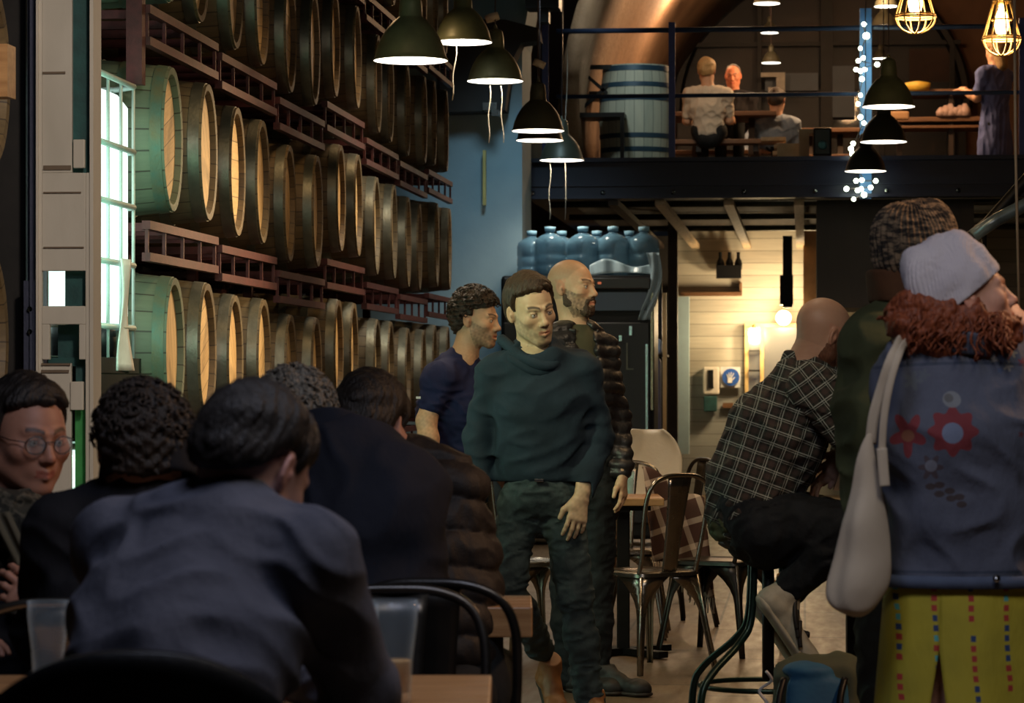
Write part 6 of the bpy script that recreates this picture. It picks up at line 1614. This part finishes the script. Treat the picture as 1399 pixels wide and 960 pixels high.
# ================================================= curly haired person in the dark coat
f = Fig(180, 5.85, 'curly dark haired person in a black high collared coat, back to the camera')
hc = f.P(196, 618, .02)
M, Mi = head(f, hc, -8, 12, 0, 1.02, neck=f.P(196, 668, .0), nr=.06, skin=(.40,.24,.17), detail=True, eyes=False)
hair(f, M, 'hair_curly_dark', t=.018, line=.05, top=.0, curl=.005, nape=-.035, side=.02, seed=9)
shL, shR = f.P(92, 735, .02), f.P(300, 735, .04)
S = SDF(); torso(S, f.P(196, 960, -.05), f.P(196, 840, .0), f.P(198, 672, .0), shL, shR, wp=(.19,.14), ww=(.19,.14), wc=(.20,.14), sr=.085)
sleeve(S, shL, f.P(66, 870, .12), f.P(120, 900, .40), (.085,.070,.055)); sleeve(S, shR, f.P(330, 880, .12), f.P(290, 900, .40), (.085,.070,.055))
tomesh(f, S, .008, None, 'coat', 'black_coat', [fold_mod(.007, (7,7,9), 81)])
collar(f, f.P(206, 645, .0), -8, .098, .088, .115, 'black_coat', th=.014, tilt=8)
hand(f, f.P(125, 898, .43), (.5,.8,0), (0,-.3,1), (1,0,0)); hand(f, f.P(285, 898, .43), (-.5,.8,0), (0,-.3,1), (-1,0,0))
S = SDF(); pel = f.P(196, 990, -.03); S.ecap(pel+V3((0,0,.05)), pel-V3((0,0,.08)), (.19,.14), (.20,.15), (1,0,0), .04)
for dx in (-.10, .10):
    h = pel+V3((dx, 0, -.08)); k = h+V3((dx*.3, .42, 0)); a = k+V3((0, .03, -.42)); S.cap(h, k, .095, .070, .04); S.cap(k, a, .070, .055, .03); hh = V3(a)+V3((0, -.05, 0)); hh.z = 0; shoe(f, hh, 0, 0, mat='sneaker_black')
tomesh(f, S, .011, None, 'trousers', 'jeans_dark'); f.finish()
# ================================================= glasses and camouflage scarf
f = Fig(10, 6.75, 'person with thin round glasses and a camouflage scarf at the left edge')
hc = f.P(38, 596, .0); SKA = (.50,.24,.155)
M, Mi = head(f, hc, 141, 9, 0, 1.04, neck=f.P(10, 668, .04), nr=.062, skin=SKA, fat=1.2, brow=(.02,.014,.012), brows=1)
hair(f, M, 'hair_black', t=.018, line=.078, top=.004, nape=-.04, side=.018)
gl = MB(); 
for x in (-1, 1): gl.tube([M @ V3((x*.034+.024*math.cos(a), .103-.010*abs(x*.034+.024*math.cos(a))/.058, -.003+.019*math.sin(a))) for a in [i*PI/12 for i in range(24)]], .0013, 6, closed=True)
go = gl.build('spectacle_rims', 'tolix_dark', f.root)
MB().tube([M @ V3((-.011,.1025,.004)), M @ V3((0,.106,.006)), M @ V3((.011,.1025,.004))], .0013, 6).build('bridge', 'tolix_dark', go)
for x in (-1, 1):
    MB().tube([M @ V3((x*.058,.093,.004)), M @ V3((x*.079,.06,.004)), M @ V3((x*.082,-.01,.006))], .0013, 6).build('temple_arm', 'tolix_dark', go)
    MB().lathe([(0, 0), (.0225, .0), (.0225, .001), (0, .001)], 20, M @ Matrix.Translation((x*.034, .1000, -.003)) @ Matrix.Rotation(PI/2, 4, 'X')).build('lens', 'clear_glass', go)
shR, shL = f.P(-95, 745, .10), f.P(85, 735, .02)
S = SDF(); torso(S, f.P(-10, 960, .05), f.P(-8, 830, .03), f.P(5, 690, .03), shR, shL, wp=(.19,.15), ww=(.19,.15), wc=(.20,.15), x=(1,-.25,0), sr=.082)
sleeve(S, shL, f.P(110, 860, -.02), f.P(70, 850, -.28), (.080,.066,.052)); sleeve(S, shR, f.P(-130, 860, 0), f.P(-60, 870, -.28), (.080,.066,.052))
tomesh(f, S, .009, None, 'coat', 'black_coat', [fold_mod(.007, (7,7,9), 91)])
S = SDF(); c0 = f.P(6, 684, -.01)
for k, (r, z) in enumerate([(.088, .012), (.104, -.025), (.118, -.062)]):
    for i in range(20):
        a, b = i*PI/10, (i+1)*PI/10; pa = c0+V3((r*math.cos(a), r*.9*math.sin(a), z+.010*math.sin(a*2+k))); pb = c0+V3((r*math.cos(b), r*.9*math.sin(b), z+.010*math.sin(b*2+k))); S.cap(pa, pb, .026, .026, .01)
S.ecap(c0+V3((.08,-.10,-.06)), c0+V3((.075,-.135,-.24)), (.05,.025), (.04,.022), (1,0,0), .02)
tomesh(f, S, .006, None, 'camouflage_scarf', 'camo', [lambda P, d: d-.006*(folds(P, (12,12,14), 5)-.4)])
m = MB().grid(lambda u, v: f.P(-8+52*v+(16-8*v)*u, 700+98*v, -.165-.05*v+.012*math.sin(u*4)), 6, 14); o = m.build('khaki_lapel', 'lapel_khaki', f.root); q = o.modifiers.new('t', 'SOLIDIFY'); q.thickness = .012
hand(f, f.P(62, 838, -.36), (-.5,-.2,.5), (.3,-.9,.2), (0,-.2,1), curl=.8, skin=SKA); hand(f, f.P(-55, 868, -.31), (.6,-.6,0), (0,.3,1), (1,0,0), skin=SKA)
S = SDF(); pel = f.P(-10, 985, .05); S.ecap(pel+V3((0,0,.05)), pel-V3((0,0,.08)), (.19,.14), (.20,.15), (1,0,0), .04)
for dx in (-.10, .10):
    h = pel+V3((dx, 0, -.08)); k = h+V3((.08, -.40, 0)); a = k+V3((0, -.03, -.42)); S.cap(h, k, .095, .070, .04); S.cap(k, a, .070, .055, .03); hh = V3(a)+V3((0, .05, 0)); hh.z = 0; shoe(f, hh, 180, 0, mat='sneaker_black')
tomesh(f, S, .011, None, 'trousers', 'jeans_dark'); f.finish()
# ================================================= navy jacket, grey curls
f = Fig(470, 6.62, 'person with greying curly hair in a plain dark navy jacket, broad back to the camera')
hc = f.P(402, 586, .12)
M, Mi = head(f, hc, -6, 24, 0, 1.0, neck=f.P(440, 640, .0), nr=.062, skin=(.40,.26,.19), eyes=False)
hair(f, M, 'hair_grey', t=.018, line=.05, curl=.006, nape=-.03, seed=14)
shL, shR = f.P(372, 690, .06), f.P(548, 672, .0)
S = SDF(); torso(S, f.P(500, 905, -.06), f.P(480, 760, -.02), f.P(452, 622, .04), shL, shR, wp=(.185,.14), ww=(.19,.145), wc=(.195,.15), x=(1,-.1,0), sr=.095)
sleeve(S, shR, f.P(566, 800, .14), f.P(540, 850, .42), (.090,.072,.055)); sleeve(S, shL, f.P(345, 800, .15), f.P(380, 850, .42), (.090,.072,.055))
S.ecap(f.P(470, 640, .0), f.P(500, 700, -.05), (.14,.12), (.18,.14), (1,-.1,0), .06)
tomesh(f, S, .008, None, 'navy_jacket', 'navy_jacket', [fold_mod(.006, (5,5,6), 101)])
collar(f, f.P(448, 612, .03), -6, .085, .095, .06, 'navy_jacket', tilt=24)
hand(f, f.P(536, 852, .45), (-.4,.8,0), (0,-.2,1), (-1,0,0)); hand(f, f.P(384, 852, .45), (.4,.8,0), (0,-.2,1), (1,0,0))
S = SDF(); pel = f.P(500, 930, -.04); S.ecap(pel+V3((0,0,.05)), pel-V3((0,0,.08)), (.19,.14), (.20,.15), (1,0,0), .04)
for dx in (-.10, .12):
    h = pel+V3((dx, 0, -.08)); k = h+V3((dx*.8, .40, .0)); a = k+V3((0, .02, -.42)); S.cap(h, k, .098, .072, .04); S.cap(k, a, .070, .055, .03); hh = V3(a)+V3((0, -.05, 0)); hh.z = 0; shoe(f, hh, 0, 0, mat='sneaker_black')
tomesh(f, S, .011, None, 'trousers', 'jeans_dark'); f.finish()
# ================================================= black hair, brown puffer
f = Fig(570, 7.35, 'black haired person in a dark brown puffer jacket, head bowed, seen from behind')
hc = f.P(508, 585, .04)
M, Mi = head(f, hc, 22, 22, 0, 1.02, neck=f.P(540, 632, .0), nr=.06, skin=(.42,.25,.18), eyes=False)
hair(f, M, 'hair_black', t=.017, line=.05, top=.006, nape=-.035, side=.03)
shL, shR = f.P(500, 690, .05), f.P(618, 668, -.02)
S = SDF(); torso(S, f.P(590, 880, -.05), f.P(585, 755, .0), f.P(552, 630, .02), shL, shR, wp=(.17,.14), ww=(.17,.145), wc=(.165,.15), x=(1,-.2,0), sr=.085)
sleeve(S, shR, f.P(632, 785, .05), f.P(615, 800, .38), (.085,.075,.055)); sleeve(S, shL, f.P(480, 790, .12), f.P(520, 800, .42), (.085,.072,.055))
tomesh(f, S, .0075, None, 'puffer_jacket', 'puffer_brown', [fold_mod(.003, (12,12,12), 111), baffles(.085, .018, .5)])
hand(f, f.P(612, 800, .42), (-.4,.8,0), (0,-.2,1), (-1,0,0)); hand(f, f.P(524, 800, .45), (.4,.8,0), (0,-.2,1), (1,0,0))
S = SDF(); pel = f.P(590, 900, -.04); S.ecap(pel+V3((0,0,.05)), pel-V3((0,0,.08)), (.18,.14), (.18,.15), (1,0,0), .04)
for dx in (-.10, .10):
    h = pel+V3((dx, 0, -.08)); k = h+V3((dx*.5, .40, .0)); a = k+V3((0, .02, -.42)); S.cap(h, k, .095, .070, .04); S.cap(k, a, .070, .055, .03); hh = V3(a)+V3((0, -.05, 0)); hh.z = 0; shoe(f, hh, 0, 0, mat='sneaker_black')
tomesh(f, S, .011, None, 'trousers', 'jeans_dark'); f.finish()
# ================================================= people on the mezzanine (small in the photo)
def small(px, D, label, head_y, az, top, hairm, py_hip, skin=(.6,.36,.24), stand=False, lean=0, hx=0, legsm='jeans_dark', bald=False, long=False):
    f = Fig(px, D, label, floor=zdk, res=.006); s_ = FPX/D
    def Q(x, y, d=0): return f.P(x, y, d)-V3((0, 0, 0))
    f.o = V3((f.o.x, f.o.y, zdk))
    hp = f.P(px+hx, head_y); nk = f.P(px+hx*.5, head_y+.17*s_)
    M, Mi = head(f, hp, az, 8, 0, 1.0, neck=nk, skin=skin, detail=True, res=.005, eyes=False)
    if not bald: hair(f, M, hairm, t=.016, line=.045, res=.007, nape=-.08 if long else -.04)
    else: hair(f, M, hairm, t=.004, line=.2, res=.007)
    if long:
        S = SDF(); S.cap((0,-.05,0), (0,-.07,-.16), .08, .06, .03); tomesh(f, S, .008, M, 'long_hair', hairm)
    r = math.radians(az); x = V3((math.cos(r), -math.sin(r), 0)); fw = V3((math.sin(r), math.cos(r), 0))
    ch = nk+V3((0, 0, -.19)); pel = f.P(px-lean, py_hip); sh1, sh2 = nk-x*.18+V3((0,0,-.07)), nk+x*.18+V3((0,0,-.07))
    S = SDF(); torso(S, pel, ch, nk+V3((0,0,-.03)), sh1, sh2, x=x)
    e1, e2 = sh1+V3((0,0,-.24))-x*.03+fw*.06, sh2+V3((0,0,-.24))+x*.03+fw*.06
    for a, e in ((sh1, e1), (sh2, e2)):
        S.cap(a, a.lerp(e, .8), .065, .055, .03); w = e+fw*.20+V3((0,0,.03 if not stand else .1)); arm_skin(f, e, w, skin=skin, up=a.lerp(e, .6)); hand(f, w, fw+V3((0,0,-.1)), (0,0,1), x if e is e1 else -x, skin=skin)
    tomesh(f, S, .010, None, 'top', top, [fold_mod(.006, (7,7,9), 6)])
    S = SDF(); 
    if stand:
        if stand == 2: S.ecap(pel+V3((0,0,.02)), V3((pel.x, pel.y, .42)), (.16,.12), (.21,.16), x, .03); tomesh(f, S, .012, None, 'skirt', top, [fold_mod(.01, (9,9,3), 6)]); S = SDF()
        for q in (-1, 1): h = pel+x*q*.08-V3((0,0,.16*(stand == 2))); S.cap(h, V3((h.x, h.y, .48)), .09, .065, .03); S.cap(V3((h.x, h.y, .48)), V3((h.x, h.y, .09)), .062, .048, .03); hh = V3((h.x, h.y, 0))-fw*.06; shoe(f, hh, az, 0, mat='sneaker_black')
    else:
        S.ecap(pel-V3((0,0,.04)), pel-V3((0,0,.07)), (.14,.10), (.14,.11), x, .04)
        for q in (-1, 1): h = pel+x*q*.09; k = h+fw*.40; a = V3((k.x, k.y, .09)); S.cap(h, k, .09, .068, .04); S.cap(k, a, .065, .05, .03); hh = V3((k.x, k.y, 0))-fw*.06; shoe(f, hh, az, 0, mat='sneaker_black')
    tomesh(f, S, .012, None, 'trousers', legsm); f.finish()
small(969, 28.75, 'blond person in a white shirt seated at the mezzanine picnic table, back to camera', 97, 8, 'white_shirt', 'hair_blond', 178, hx=-3)
small(1003, 30.45, 'balding grey haired person in black leaning in across the mezzanine table', 104, 190, 'black_coat', 'hair_grey', 166, skin=(.75,.30,.17), bald=True, hx=-1)
small(1060, 29.4, 'person in a pale blue top bent over beside the mezzanine table', 138, 20, 'paleblue_top', 'hair_curly_dark', 184, hx=2)
small(1360, 29.6, 'standing person in a blue dress near the right end of the mezzanine', 70, -40, 'blue_dress', 'hair_blond', 150, skin=(.62,.36,.22), stand=2, long=True, legsm='jeans_dark')
